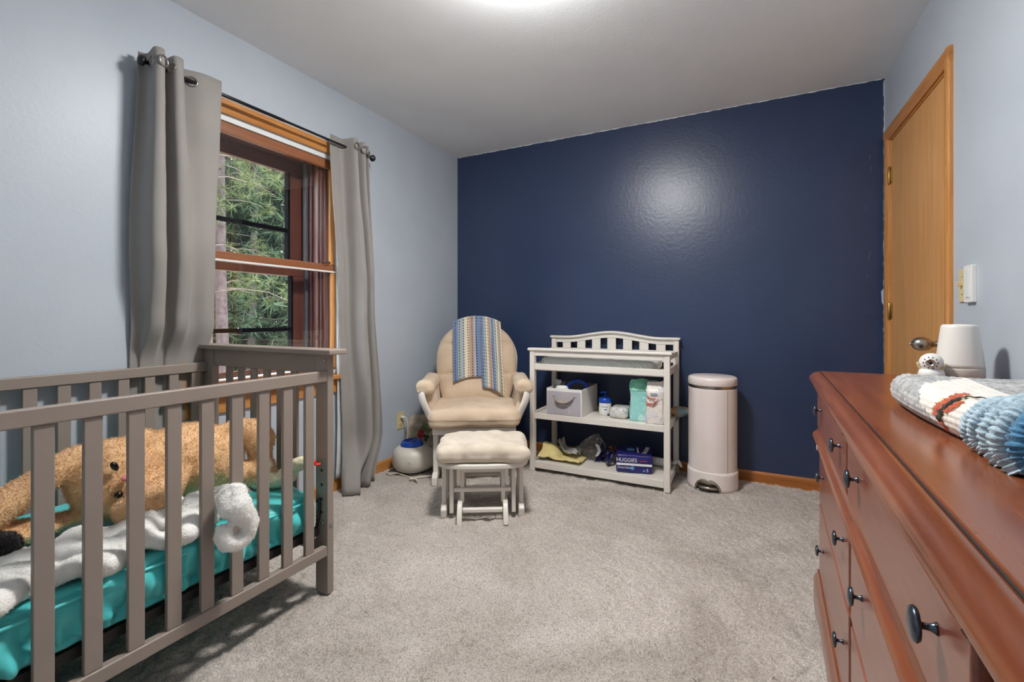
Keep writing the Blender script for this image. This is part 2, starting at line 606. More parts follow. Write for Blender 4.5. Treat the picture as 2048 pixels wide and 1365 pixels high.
# carpet: one sheet of pile, too fine to count
def carpet():
    step = .0075
    nx, ny = int((W - .026) / step), int(3.30 / step)
    x = np.linspace(.0135, W - .0135, nx); y = np.linspace(-3.31, -.0135, ny)
    X, Y = np.meshgrid(x, y, indexing='ij')
    r = RNG.normal(0, 1, X.shape)
    k = np.array([.25, .5, .25])
    sm = r.copy()
    for ax in (0, 1):
        sm = sum(np.roll(sm, d, ax) * w for d, w in ((-1, .25), (0, .5), (1, .25)))
    sm2 = sm.copy()
    for _ in range(3):
        for ax in (0, 1):
            sm2 = sum(np.roll(sm2, d, ax) * w for d, w in ((-2, .25), (0, .5), (2, .25)))
    Z = .0022 * sm / sm.std() + .0012 * r + .0014 * sm2 / sm2.std() - .003
    Xj = X + RNG.normal(0, .0016, X.shape); Yj = Y + RNG.normal(0, .0016, X.shape)
    Xj = np.clip(Xj, .0135, W - .0135); Yj = np.clip(Yj, -3.31, -.0135)
    V = np.stack([Xj, Yj, Z], -1).reshape(-1, 3)
    i, j = np.meshgrid(np.arange(nx - 1), np.arange(ny - 1), indexing='ij')
    a = (i * ny + j).ravel()
    F = np.stack([a, a + ny, a + ny + 1, a + 1], -1)
    me = bpy.data.meshes.new('carpet_pile')
    me.vertices.add(len(V)); me.vertices.foreach_set('co', V.astype(np.float32).ravel())
    me.loops.add(F.size); me.loops.foreach_set('vertex_index', F.astype(np.int32).ravel())
    me.polygons.add(len(F)); me.polygons.foreach_set('loop_start', np.arange(0, F.size, 4, dtype=np.int32))
    me.update(calc_edges=True)
    me.polygons.foreach_set('use_smooth', [True] * len(F))
    me.materials.append(M['carpet'])
    o = bpy.data.objects.new('carpet_pile', me); COL.objects.link(o)
    tag(o, 'beige cut pile carpet covering the whole floor', 'carpet', kind='stuff')
carpet()

# ---------------------------------------------------------------- window
win = thing('window_1', 'oak framed double hung window with dark muntins behind', None, (0, -1.745, .7), kind='structure')
def rect_frame(x0, x1, y0, y1, z0, z1, w, name, my, mz, wz=None, bev=.003, parent=win):
    wz = wz or w
    MB().box(x0, x1, y0, y1, z1 - wz, z1).build(name + '_head', my, parent, bevel=bev)
    MB().box(x0, x1, y0, y1, z0, z0 + wz).build(name + '_bottom', my, parent, bevel=bev)
    MB().box(x0, x1, y0, y0 + w, z0 + wz, z1 - wz).build(name + '_stile', mz, parent, bevel=bev)
    MB().box(x0, x1, y1 - w, y1, z0 + wz, z1 - wz).build(name + '_stile', mz, parent, bevel=bev)
# casing on the wall face
def casing_h(y0, y1, z0, z1, name):
    t = (z1 - z0)
    MB().prism([(-.002, z0), (.010, z0), (.014, z0 + .012), (.018, z0 + t * .55), (.018, z1 - .008), (.012, z1), (-.002, z1)], y0, y1, 'xz').build(name, 'oak_y', win, bevel=.001)
casing_h(-2.25, -1.24, OZ1 + .002, 2.107, 'casing_head')
for y0, y1 in ((-2.25, -2.192), (-1.298, -1.24)):
    MB().box(-.002, .017, y0, y1, .7, OZ1).build('casing_side', 'oak_z', win, bevel=.004)
MB().box(-.01, .055, -2.285, -1.205, .684, .71).build('stool', 'oak_y', win, bevel=.006, seg=3)
MB().box(-.002, .016, -2.25, -1.24, .600, .684).build('apron', 'oak_y', win, bevel=.003)
# white liner, inner sashes
rect_frame(-.05, -.004, -2.188, -1.302, .712, 2.033, .026, 'liner', 'white_vinyl', 'white_vinyl', bev=.002)
def sash(name, x0, x1, y0, y1, z0, z1, w, top, bot, my, mz):
    MB().box(x0, x1, y0, y1, z1 - top, z1).build(name + '_top_rail', my, win, bevel=.004)
    MB().box(x0, x1, y0, y1, z0, z0 + bot).build(name + '_bottom_rail', my, win, bevel=.004)
    for a, c in ((y0, y0 + w), (y1 - w, y1)):
        MB().box(x0, x1, a, c, z0 + bot, z1 - top).build(name + '_stile', mz, win, bevel=.004)
    MB().box((x0 + x1) / 2 - .002, (x0 + x1) / 2 + .002, y0 + w, y1 - w, z0 + bot, z1 - top).build(name + '_pane', 'glass', win)
sash('inner_upper_sash', -.036, -.012, -2.162, -1.328, 1.332, 2.006, .036, .052, .044, 'sash_y', 'oak_z')
sash('inner_lower_sash', -.030, -.006, -2.162, -1.328, .738, 1.330, .030, .004, .010, 'sash_y', 'oak_z')
# thin white strip painting in the highlight line along the meeting rail
MB().box(-.004, .001, -2.16, -1.33, 1.326, 1.336).build('rail_highlight', 'white_vinyl', win, bevel=.002)
b = MB().tube([(-.002, -1.42, 1.378), (.012, -1.42, 1.384), (.014, -1.40, 1.388), (.012, -1.385, 1.384), (-.002, -1.385, 1.378)], .004, 8)
b.build('sash_lock', 'bronze', win, smooth=True)
# deep jamb
for y0, y1 in ((-2.188, -2.090), (-1.400, -1.302)):
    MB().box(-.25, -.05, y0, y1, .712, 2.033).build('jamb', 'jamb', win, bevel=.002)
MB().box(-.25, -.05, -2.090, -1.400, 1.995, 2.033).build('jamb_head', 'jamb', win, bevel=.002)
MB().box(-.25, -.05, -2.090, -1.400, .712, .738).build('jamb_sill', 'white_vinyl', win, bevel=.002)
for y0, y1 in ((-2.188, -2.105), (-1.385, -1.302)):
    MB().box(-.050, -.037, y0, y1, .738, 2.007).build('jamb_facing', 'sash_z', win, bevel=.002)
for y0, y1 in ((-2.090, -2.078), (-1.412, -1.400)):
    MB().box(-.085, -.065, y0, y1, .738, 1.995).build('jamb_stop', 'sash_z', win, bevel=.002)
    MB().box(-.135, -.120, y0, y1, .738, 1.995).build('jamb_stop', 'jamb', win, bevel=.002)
for y0, y1 in ((-2.090, -2.068), (-1.422, -1.400)):
    MB().box(-.185, -.160, y0, y1, .738, 1.995).build('sash_track', 'cord_gray', win, bevel=.002)
# outer double hung sashes with black muntins
def outer(name, x0, x1, z0, z1, top, bot, mz):
    sash(name, x0, x1, -2.089, -1.401, z0, z1, .096, top, bot, 'sash_z', 'sash_z')
    for yy in (-1.993, -1.511):
        MB().box(x0 + .002, x1 + .004, yy, yy + .014, z0 + bot, z1 - top).build(name + '_bead', 'muntin', win)
    MB().box(x0 + .004, x1 - .002, -1.993, -1.497, mz - .011, mz + .011).build(name + '_muntin', 'muntin', win)
outer('outer_upper_sash', -.235, -.205, 1.302, 1.994, .072, .058, 1.575)
outer('outer_lower_sash', -.205, -.178, .738, 1.360, .058, .030, .985)

# ---------------------------------------------------------------- door
door = thing('door_1', 'closed oak veneer door with brass hinges and steel knob', None, (W, -.524, 0), kind='structure')
MB().box(W + .003, W + .04, DY0 + .018, DY1 - .018, .008, DZ1 - .018).build('slab', 'door', door, bevel=.002)
for y0, y1 in ((DY0, DY0 + .016), (DY1 - .016, DY1)):
    MB().box(W, W + .12, y0, y1, -.01, DZ1).build('jamb', 'oak_z', door, bevel=.002)
MB().box(W, W + .12, DY0 + .016, DY1 - .016, DZ1 - .016, DZ1).build('jamb_head', 'oak_y', door, bevel=.002)
def casing_v(ya, yb, z1, name):
    # ya = inner edge, yb = outer edge
    d = yb - ya
    prof = [(W + .001, ya), (W - .008, ya), (W - .013, ya + d * .2), (W - .017, ya + d * .5), (W - .017, ya + d * .88), (W - .012, yb), (W + .001, yb)]
    MB().prism(prof, -.008, z1, 'xy').build(name, 'oak_z', door, bevel=.001)
casing_v(DY0 + .006, -1.002, 2.110, 'casing_side')
casing_v(DY1 - .006, -.046, 2.110, 'casing_side')
z0, z1 = DZ1 - .006, 2.110
MB().prism([(W + .001, z0), (W - .009, z0), (W - .014, z0 + .012), (W - .0185, z0 + .03), (W - .0185, z1 - .006), (W - .013, z1 + .0005), (W + .001, z1 + .0005)], -1.0025, -.0455, 'xz').build('casing_head', 'oak_y', door, bevel=.001)
for z in (1.845, 1.092, .25):
    h = MB()
    h.lathe([(.0001, -.05), (.004, -.048), (.0065, -.044), (.0065, .044), (.004, .048), (.0001, .05)], (W - .006, -.118, z), 14)
    h.box(W - .002, W + .004, -.150, -.118, z - .044, z + .044)
    h.build('hinge', 'brass', door, smooth=False, bevel=.0008)
k = MB().lathe([(.0001, 0), (.033, 0), (.033, -.004), (.028, -.010), (.013, -.014), (.011, -.030), (.014, -.036), (.024, -.046), (.029, -.062), (.028, -.078), (.021, -.092), (.011, -.099), (.0001, -.101)], (W + .003, -.885, .945), 32, 'x')
k.build('knob', 'steel', door, smooth=True)
MB().lathe([(.0001, -.100), (.004, -.100), (.004, -.107), (.0001, -.108)], (W + .003, -.885, .945), 12, 'x').build('lock_button', 'steel', door, smooth=True)

# ---------------------------------------------------------------- light switch and outlet
sw = thing('light_switch', 'double wall switch plate, ivory half beside white half', 'switch', (W, -1.13, 1.17))
MB().box(W - .007, W + .001, -1.140, -1.072, 1.112, 1.232).build('ivory_plate', 'ivory', sw, bevel=.002)
MB().box(W - .014, W + .001, -1.206, -1.140, 1.108, 1.240).build('white_plate', 'white_plastic', sw, bevel=.003)
MB().box(W - .017, W - .013, -1.188, -1.160, 1.126, 1.226).build('rocker', 'white_vinyl', sw, bevel=.0015)
MB().box(W - .022, W - .006, -1.110, -1.101, 1.170, 1.186).build('toggle', 'ivory', sw, bevel=.002)
for z in (1.140, 1.205):
    MB().lathe([(.0001, 0), (.003, 0), (.003, -.001), (.0001, -.0012)], (W - .007, -1.106, z), 10, 'x').build('screw', 'steel', sw, smooth=True)
ol = thing('wall_outlet', 'ivory wall outlet with white plug above the humidifier', 'outlet', (0, -.745, .31))
MB().box(-.001, .006, -.780, -.710, .248, .368).build('plate', 'ivory', ol, bevel=.002)
for z in (.282, .334):
    MB().rbox((.006, -.745, z), (.003, .0165, .0145), .0028, (2, 2, 2)).build('receptacle', 'ivory', ol, smooth=True)
    for d in (-.006, .006):
        MB().box(.0085, .0096, -.745 + d - .0012, -.745 + d + .0012, z - .004, z + .005).build('slot', 'dark_wire', ol)

# ---------------------------------------------------------------- ceiling lamp (just above the top edge of the picture)
lp = thing('ceiling_lamp', 'flush round white glass lamp glowing on the ceiling', 'lamp', (LAMP_XY[0], LAMP_XY[1], H))
c = (LAMP_XY[0], LAMP_XY[1], H)
MB().lathe([(.0001, 0), (.160, 0), (.163, -.010), (.163, -.036), (.150, -.036), (.150, -.020), (.0001, -.020)], c, 40).build('base_ring', 'steel', lp, smooth=True)  # unseen rim, made wide and deep to shield the ceiling from the glow
M['lamp_glow'] = emit('lamp_glass', (1, .975, .945, 1), LAMP_STRENGTH)
MB().lathe([(.146, -.022), (.146, -.040), (.138, -.058), (.105, -.078), (.05, -.086), (.0001, -.088)], c, 40).build('glass_dome', 'lamp_glow', lp, smooth=True)
MB().lathe([(.0001, -.088), (.007, -.089), (.007, -.093), (.004, -.096), (.0001, -.097)], c, 16).build('finial', 'steel', lp, smooth=True)

# ---------------------------------------------------------------- outside: ground and pines
struct(MB().box(-60, -.27, -40, 60, -1.2, -.75).build('ground_outside', plain('needle_litter', (150, 138, 120), .95, 18, 3)), 'pale needle strewn ground beyond the window')
M['bark'] = plain('pine_bark', (60, 48, 48), .95, 18, 14, .9, 30)
M['twig'] = plain('grey_twig', (84, 72, 64), .9, 8)
def leafmat(nm, c):
    t = NT(nm)
    f = t.noise(t.coords(), 3.5, 4, .6)
    t.link(t.ramp(f, [(.3, vary(c, -16)), (.7, vary(c, 18))]), t.p.inputs['Base Color'])
    t.set(Roughness=.8)
    t.p.inputs['Specular IOR Level'].default_value = .1
    return t.m
M['needle_a'] = leafmat('pine_needles_yellow_green', (72, 80, 48))
M['needle_b'] = leafmat('pine_needles_deep_green', (40, 52, 40))
M['needle_c'] = leafmat('pine_needles_mid_green', (52, 66, 46))

def needles(rng, centres, n_each, size, width, flat):
    c = np.repeat(np.array(centres), n_each, 0)
    k = len(c)
    d = rng.normal(0, 1, (k, 3)); d[:, 2] *= flat
    d /= np.linalg.norm(d, axis=1)[:, None]
    L = size * rng.uniform(.6, 1.2, k)[:, None]
    s = np.cross(d, rng.normal(0, 1, (k, 3))); s /= np.linalg.norm(s, axis=1)[:, None]
    V = np.empty((k, 3, 3))
    V[:, 0] = c - s * width / 2; V[:, 1] = c + s * width / 2; V[:, 2] = c + d * L
    return V.reshape(-1, 3)

def pine(label, loc, h, r, mat, seed, branches, reach, z_from, tufts=5, n_each=16, size=.20, width=.012, spread=.10, twigs=True):
    rng = np.random.default_rng(seed)
    t = thing('pine_tree', label, 'tree', (loc[0], loc[1], -.75), group='pines outside the window')
    bend = rng.normal(0, .04, 2)
    path = [(bend[0] * (z / h) * 3 * sin(z), bend[1] * z * .5, z) for z in np.linspace(0, h, 14)]
    MB().tube(path, [r * (1 - .6 * i / 13) for i in range(14)], 12).build('trunk', 'bark', t, world=False, smooth=True)
    cent = []
    bm = MB()
    for k in range(branches):
        z = z_from + (h - z_from) * (k + rng.random()) / branches
        az = rng.uniform(0, 2 * pi)
        L = reach * rng.uniform(.55, 1.1) * (1 - .6 * z / h)
        p0 = Vector((0, 0, z))
        pts = [p0 + Vector((cos(az) * L * s, sin(az) * L * s, .25 * L * s - .45 * L * s * s + rng.normal(0, .02))) for s in (0, .3, .6, .85, 1)]
        bm.tube(pts, [.012, .009, .007, .005, .002], 5)
        for q in range(tufts):
            s = .35 + .65 * rng.random()
            i = min(int(s * 4), 3)
            p = pts[i].lerp(pts[i + 1], s * 4 - i) + Vector(rng.normal(0, spread, 3))
            cent.append(tuple(p))
    bm.build('branches', 'twig', t, world=False, smooth=True)['kind'] = 'stuff'
    V = needles(rng, cent, n_each, size, width, .8)
    me = bpy.data.meshes.new('needles')
    me.from_pydata(V.tolist(), [], np.arange(len(V)).reshape(-1, 3).tolist())
    me.materials.append(M[mat])
    o = bpy.data.objects.new('needles', me); COL.objects.link(o); o.parent = t; o['kind'] = 'stuff'
    return t
pine('tall pine with reddish bark, nearest the window on the left', (-5.0, .80), 9, .085, 'needle_a', 3, 40, 1.4, 1.7, 6, 30, .19, .010, .13)
pine('tall pine with reddish bark, second trunk from the curtain', (-5.6, 1.385), 9.5, .10, 'needle_a', 5, 40, 1.4, 2.2, 6, 30, .19, .010, .13)
back = [
    ('slender pine standing behind the two reddish trunks', (-7.6, 3.15), 12, .09, 'needle_c', 11, 90, 2.2, 1.0),
    ('dense green pine filling the lower pane', (-8.2, 4.9), 9, .12, 'needle_b', 13, 120, 2.4, .2),
    ('tall dark pine at the right edge of the upper pane', (-9.6, 6.0), 13, .15, 'needle_b', 17, 120, 2.8, .3),
    ('feathery pine behind the nearest trunk', (-10.0, 3.2), 12, .14, 'needle_c', 19, 110, 2.6, .4),
    ('far pine between the darker pines', (-12.5, 6.2), 14, .16, 'needle_b', 23, 130, 3.2, .2),
    ('farthest pine behind the slender one', (-13.0, 4.0), 14, .16, 'needle_c', 29, 120, 3.2, .2),
    ('far pine hidden mostly by the left curtain', (-10.5, -.5), 13, .15, 'needle_b', 31, 110, 3.0, .3),
    ('far dark pine at the right behind the window frame', (-11.0, 9.0), 13, .15, 'needle_b', 37, 120, 3.0, .2),
    ('distant pine closing the gap at the top of the upper pane', (-16.0, 7.4), 16, .18, 'needle_b', 41, 140, 4.0, .2),
    ('distant pine low behind the dense green one', (-15.5, 10.0), 15, .18, 'needle_c', 43, 140, 4.0, .2),
    ('bushy pine far to the right, hidden by the window jamb', (-7.0, 8.2), 11, .13, 'needle_c', 53, 120, 2.8, .2),
    ('bushy pine farthest right, hidden by the right curtain', (-5.0, 8.5), 11, .13, 'needle_b', 59, 120, 2.8, .2),
    ('bushy pine left of the window, hidden by the left curtain', (-8.0, -3.6), 11, .13, 'needle_c', 61, 110, 2.8, .2),
    ('distant pine behind the left reddish trunk', (-15.0, 3.0), 15, .18, 'needle_b', 47, 140, 4.0, .2),
]
for (lb, loc, h, r, m_, sd, br, rc, zf) in back:
    pine(lb, loc, h, r, m_, sd, br, rc, zf, 12, 22, .34, .034, .28)
# ---------------------------------------------------------------- crib
crib = thing('crib', 'taupe grey slatted wooden crib under the window', 'crib', (.43, -2.79, 0))
CX0, CX1, CY0, CY1 = .028, .826, -3.48, -2.09
for ye, yp in ((CY1, CY1 - .030), (CY0 + .030, CY0)):
    for x0 in (CX0, CX1 - .066):
        MB().box(x0, x0 + .066, yp, ye, 0, .914).build('post', 'crib', crib, bevel=.004)
    ya, yb = min(ye, yp) + .006, max(ye, yp) - .006
    MB().box(CX0 + .066, CX1 - .066, ya, yb, .838, .914).build('end_panel', 'crib', crib, bevel=.003)
    MB().box(CX0 + .066, CX1 - .066, ya, yb, .15, .19).build('end_rail', 'crib', crib, bevel=.003)
    MB().box(-.0 + .008, .868, min(ye, yp) - .028, max(ye, yp) + .028, .914, .934).build('end_cap', 'crib', crib, bevel=.005, seg=3)
    for i in range(7):
        xc = .196 + .0853 * i - .0
        if xc + .02 > CX1 - .07: continue
        MB().box(xc - .0195, xc + .0195, ya + .003, yb - .003, .19, .838).build('end_slat', 'crib', crib, bevel=.003)
for xc, nm in ((CX1 - .013, 'front'), (CX0 + .013, 'rear')):
    MB().box(xc - .013, xc + .013, CY0 + .030, CY1 - .030, .811, .852).build('top_rail', 'crib', crib, bevel=.004, seg=3)
    MB().box(xc - .013, xc + .013, CY0 + .030, CY1 - .030, .149, .187).build('bottom_rail', 'crib', crib, bevel=.004, seg=3)
    first = None
    y = -2.194 if nm == 'front' else -2.163
    while y > CY0 + .05:
        if first is None:
            first = MB().box(xc - .0075, xc + .0075, y - .0187, y + .0187, .187, .811).build('slat', 'crib', crib, bevel=.0025)
            y_first = y
        else:
            inst(first, crib, (0, y - y_first, 0))
        y -= .0897
# spring frame below the mattress and bolt heads
f = MB()
for x in (.085, .775):
    f.box(x - .011, x + .011, -3.44, -2.128, .222, .250)
for y in (-3.44, -2.14):
    f.box(.085, .775, y - .011, y + .011, .222, .250)
for i in range(9):
    f.tube([(.1 + i * .083, -3.43, .242), (.1 + i * .083, -2.15, .242)], .003, 6)
for i in range(12):
    f.tube([(.09, -3.35 + i * .105, .246), (.77, -3.35 + i * .105, .246)], .003, 6)
f.build('spring_frame', 'dark_wire', crib, bevel=0)
for x, z in ((.812, .892), (.800, .27)):
    MB().lathe([(.0001, -.004), (.006, -.003), (.007, 0), (.0001, .001)], (x, CY1 - .031, z), 14, 'y').build('bolt', 'steel', crib, smooth=True)
for x, z in ((.826, .262),):
    MB().lathe([(.0001, .004), (.006, .003), (.007, 0), (.0001, -.001)], (x, CY1 - .012, z), 14, 'x').build('bolt', 'steel', crib, smooth=True)
for z in (.36, .415, .47, .31):
    MB().lathe([(.0001, -.0018), (.005, -.0014), (.006, 0), (.0001, .001)], (.795, CY1 - .031, z), 12, 'y').build('bolt_hole', 'dark_wire', crib, smooth=True)
MB().tube([(.775, -2.128, .245), (.785, -2.126, .30), (.79, -2.126, .345), (.785, -2.125, .36), (.775, -2.126, .35)], .006, 8).build('support_hook', 'dark_wire', crib, smooth=True)

# ---------------------------------------------------------------- mattress with teal sheet
def teal():
    t = NT('teal_sheet')
    f = t.noise(t.coords(), 8, 4)
    t.link(t.ramp(f, [(.3, (66, 196, 198)), (.7, (88, 212, 212))]), t.p.inputs['Base Color'])
    t.set(Roughness=.42)
    t.p.inputs['Sheen Weight'].default_value = .2
    return t.m
M['teal'] = teal()
def mdisp(p, n):
    side = min(1, 1.4 * (1 - abs(n.z)))
    low = max(0, -p.z / .07)
    s = (p.x + p.y)
    w = N3((p.y * 13, p.x * 13, p.z * 12), 1, 3) * .022 + N3((p.y * 42, p.x * 42, p.z * 7), 1, 8) * .022 * (.3 + low)
    diag = sin((p.y * 26 + p.z * 40) + 3 * N3(p, 6, 2)) * .009 * side
    top = N3((p.x * 5, p.y * 5, 0), 1, 4) * .004
    w -= .016 * (1 - min(1, abs(N3((p.y * 15 + 5 * p.z, p.x * 15, p.z * 11), 1, 6)) * 5)) * side * (.4 + .6 * low)
    w += .0075 * sin(p.y * 118 + p.x * 118 + 5 * N3(p, 7, 1)) * side * max(0, low) ** .8 * (.4 + abs(N3(p, 5, 9)) * 2)
    return (w + diag) * side + top * (1 - side) - .010 * side * max(0, low - .5)
mt = thing('crib_mattress', 'crib mattress in a wrinkled teal fitted sheet', 'mattress', (.43, -2.79, .252))
MB().rbox((.43, -2.79, .324), (.362, .648, .070), .024, (34, 220, 14), mdisp).build('fitted_sheet', 'teal', mt, smooth=True)
def piping(z):
    pts = []
    hx, hy, r = .366, .652, .05
    for (cx, cy, a0) in ((hx - r, hy - r, 0), (-hx + r, hy - r, pi / 2), (-hx + r, -hy + r, pi), (hx - r, -hy + r, 1.5 * pi)):
        for k in range(7):
            a = a0 + pi / 2 * k / 6
            pts.append((.43 + cx + r * cos(a), -2.79 + cy + r * sin(a), z))
    pts.append(pts[0])
    return pts
MB().tube(piping(.372), .0045, 6, False).build('seam_piping', 'teal', mt, smooth=True)

# ---------------------------------------------------------------- plush bunny
def furmat(nm, c, d=16):
    t = NT(nm)
    f = t.noise(t.coords(), 28, 4, .65)
    t.link(t.ramp(f, [(.3, vary(c, -d)), (.7, vary(c, d))]), t.p.inputs['Base Color'])
    t.set(Roughness=.95)
    t.p.inputs['Specular IOR Level'].default_value = .15
    t.p.inputs['Sheen Weight'].default_value = .4
    t.bump(t.noise(t.coords(), 160, 3, .7), .6, .006)
    return t.m
M['bunny'] = furmat('tan_plush_fur', (232, 190, 142))
bun_root = Vector((.43, -2.5, .40))
bun = thing('plush_bunny', 'tan plush bunny lying on its side on the teal mattress', 'toy', bun_root)
b = MB()
b.ell((.42, -2.405, .540), (.118, .165, .128))                   # body
b.ell((.45, -2.36, .525), (.115, .12, .118))                     # belly
b.ell((.43, -2.625, .540), (.118, .112, .124))                   # head
b.ell((.50, -2.600, .515), (.060, .066, .074))                   # muzzle
b.ell((.505, -2.588, .548), (.042, .04, .04))
b.ell((.42, -2.52, .55), (.09, .09, .10))                        # neck
b.tube([(.44, -2.30, .585), (.48, -2.24, .612), (.52, -2.205, .606), (.535, -2.192, .575), (.535, -2.195, .525)], [.05, .052, .052, .056, .046], 14)   # upper leg
b.ell((.535, -2.195, .545), (.052, .045, .06))
b.tube([(.46, -2.32, .47), (.52, -2.26, .455), (.555, -2.205, .45)], [.05, .048, .05], 14)
b.ell((.56, -2.195, .462), (.05, .045, .052))
b.tube([(.48, -2.475, .52), (.575, -2.54, .505), (.630, -2.615, .500), (.642, -2.680, .492)], [.045, .044, .042, .034], 14)   # near arm
b.ell((.638, -2.665, .495), (.040, .046, .038))
b.tube([(.40, -2.49, .61), (.44, -2.55, .648), (.45, -2.58, .64)], [.04, .035, .03], 12)
b.tube([(.41, -2.655, .625), (.40, -2.70, .628), (.395, -2.755, .592), (.39, -2.82, .548), (.38, -2.89, .508), (.37, -2.97, .474), (.36, -3.03, .46)], [.045, .052, .058, .064, .072, .070, .05], 16, True, .62)   # ear 1
b.tube([(.44, -2.66, .452), (.40, -2.73, .440), (.385, -2.80, .437), (.36, -2.88, .438), (.33, -2.96, .440), (.31, -3.04, .442)], [.04, .060, .085, .11, .11, .07], 16, True, .26)   # ear 2
me = blob_mesh('body', b, M['bunny'], .0095, 6, bun_root, lambda p, n: .004 * N3(p, 22) + .002 * N3(p, 70))
bo = bpy.data.objects.new('body', me); COL.objects.link(bo); bo.parent = bun
fur('plush_fur', me, M['bunny'], 55000, .011, .0022, bun, .15, 4)
def on_face(nm, c, r, mat, rz=0):
    MB().ell(c, r, 14, 8, Matrix.Rotation(rz, 3, 'X')).build(nm, mat, bun, smooth=True)
on_face('eye', (.546, -2.668, .606), (.010, .009, .016), 'eye', .5)
on_face('eye', (.556, -2.662, .520), (.010, .012, .010), 'eye', 0)
on_face('nose', (.560, -2.645, .566), (.009, .013, .009), 'pink', .2)

# ---------------------------------------------------------------- white sherpa blanket
M['sherpa'] = furmat('white_sherpa', (248, 246, 240), 10)
M['sherpa_smooth'] = plain('white_plush_face', (228, 224, 214), .9, 6, 20)
M['blue_print'] = plain('blue_print', (48, 84, 138), .8, 8)
bl_root = Vector((.68, -2.7, .40))
bl = thing('sherpa_blanket', 'crumpled white sherpa baby blanket along the crib front slats', 'blanket', bl_root)
b = MB()
rr = random.Random(3)
for k, (x, z, r) in enumerate(((.575, .425, .032), (.64, .440, .040), (.705, .436, .038), (.755, .425, .032))):
    pts, rad = [], []
    for i in range(22):
        y = -3.06 + .575 * i / 21
        pts.append((x + .022 * sin(i * .9 + k * 1.7) + .012 * rr.uniform(-1, 1) + .0 * i, y, z + .012 * sin(i * 1.3 + k)))
        rad.append(r * (1 + .22 * sin(i * .8 + 2 * k)))
    b.tube(pts, rad, 12, True, .85)
b.tube([(.70, -2.54, .46), (.755, -2.50, .475), (.795, -2.492, .50), (.835, -2.494, .515), (.856, -2.490, .50)], [.05, .032, .018, .026, .035], 14)
b.tube([(.66, -2.50, .45), (.69, -2.42, .46), (.70, -2.36, .455)], [.045, .035, .025], 12)
sh_disp = lambda p, n: .0045 * abs(N3(p, 75)) + .003 * N3(p, 30, 4)
me = blob_mesh('blanket_folds', b, M['sherpa'], .0085, 4, bl_root, sh_disp)
o = bpy.data.objects.new('blanket_folds', me); COL.objects.link(o); o.parent = bl
fur('sherpa_pile', me, M['sherpa'], 16000, .006, .002, bl, 0, 9)
# curled corner hanging out between the slats
def curl(u, v):
    a = u * 1.75 * pi - .55 * pi
    R = .034 + .010 * u
    cx, cz = .868, .425
    if u < .35:
        k = u / .35
        return (cx - .012 + .02 * sin(k * pi), -2.545 + .11 * v + .010 * (1 - k), .535 - (.535 - .455) * k)
    k = (u - .35) / .65
    a = .25 * pi - k * 1.75 * pi
    yy = -2.545 + .11 * v
    return (cx + .03 * (1 - (2 * v - 1) ** 2) * .6 + .022 * cos(a) , yy, .418 + .048 * sin(a) - .012 * v)
b = MB()
b.tube([(.856, -2.498, .515), (.872, -2.508, .53), (.880, -2.512, .50), (.884, -2.488, .455), (.886, -2.470, .425), (.884, -2.476, .392), (.880, -2.505, .377), (.876, -2.530, .388), (.872, -2.540, .412), (.872, -2.535, .44)],
       [.032, .036, .040, .034, .027, .025, .025, .025, .024, .020], 16)
b.ell((.875, -2.522, .50), (.022, .034, .045))
me = blob_mesh('curled_corner', b, M['sherpa'], .006, 3, bl_root, sh_disp)
o = bpy.data.objects.new('curled_corner', me); COL.objects.link(o); o.parent = bl
fur('sherpa_pile', me, M['sherpa'], 9000, .006, .002, bl, 0, 10)
for (x, y, z, r) in ((.752, -2.98, .452, .012), (.765, -2.905, .454, .009), (.785, -2.80, .434, .014), (.78, -2.615, .43, .012)):
    MB().ell((x, y, z), (r * .5, r, r * .6), 12, 6).build('printed_motif', 'blue_print', bl, smooth=True)
MB().grid(lambda u, v: (.66 + .05 * u, -2.375 + .035 * v, .474 - .022 * u + .006 * sin(v * 5)), 6, 6).build('care_tag', 'white_plastic', bl, smooth=True)
# cream speckled toy with a red tip
def speck():
    t = NT('cream_speckled_knit')
    v = t.add('ShaderNodeTexVoronoi'); v.inputs['Scale'].default_value = 55
    t.link(t.coords(), v.inputs['Vector'])
    t.link(t.ramp(v.outputs['Distance'], [(.10, (86, 96, 84)), (.18, (222, 214, 182))]), t.p.inputs['Base Color'])
    t.set(Roughness=.9)
    t.bump(v.outputs['Distance'], .5, .006)
    return t.m
M['speck'] = speck()
ty_root = Vector((.62, -2.2, .40))
ty = thing('knit_toy', 'cream speckled knitted toy with a red tip in the crib corner', 'toy', ty_root)
b = MB()
b.tube([(.53, -2.235, .425), (.56, -2.215, .45), (.585, -2.20, .482), (.60, -2.19, .492)], [.032, .030, .026, .018], 14)
b.tube([(.55, -2.225, .425), (.62, -2.19, .424), (.68, -2.18, .446), (.71, -2.178, .452)], [.034, .032, .030, .02], 14)
b.tube([(.66, -2.18, .45), (.71, -2.172, .49), (.755, -2.168, .508), (.785, -2.166, .512)], [.028, .029, .026, .016], 14)
b.ell((.60, -2.21, .43), (.05, .035, .03))
me = blob_mesh('knit_body', b, M['speck'], .007, 3, ty_root, lambda p, n: .002 * N3(p, 90))
o = bpy.data.objects.new('knit_body', me); COL.objects.link(o); o.parent = ty
MB().tube([(.785, -2.166, .512), (.80, -2.165, .513), (.812, -2.164, .515)], [.012, .014, .006], 10).build('red_tip', 'red', ty, smooth=True)
MB().lathe([(.0001, 0), (.012, .001), (.012, .005), (.0001, .006)], (.818, -2.160, .505), 12).build('red_bead', 'red', ty, smooth=True)
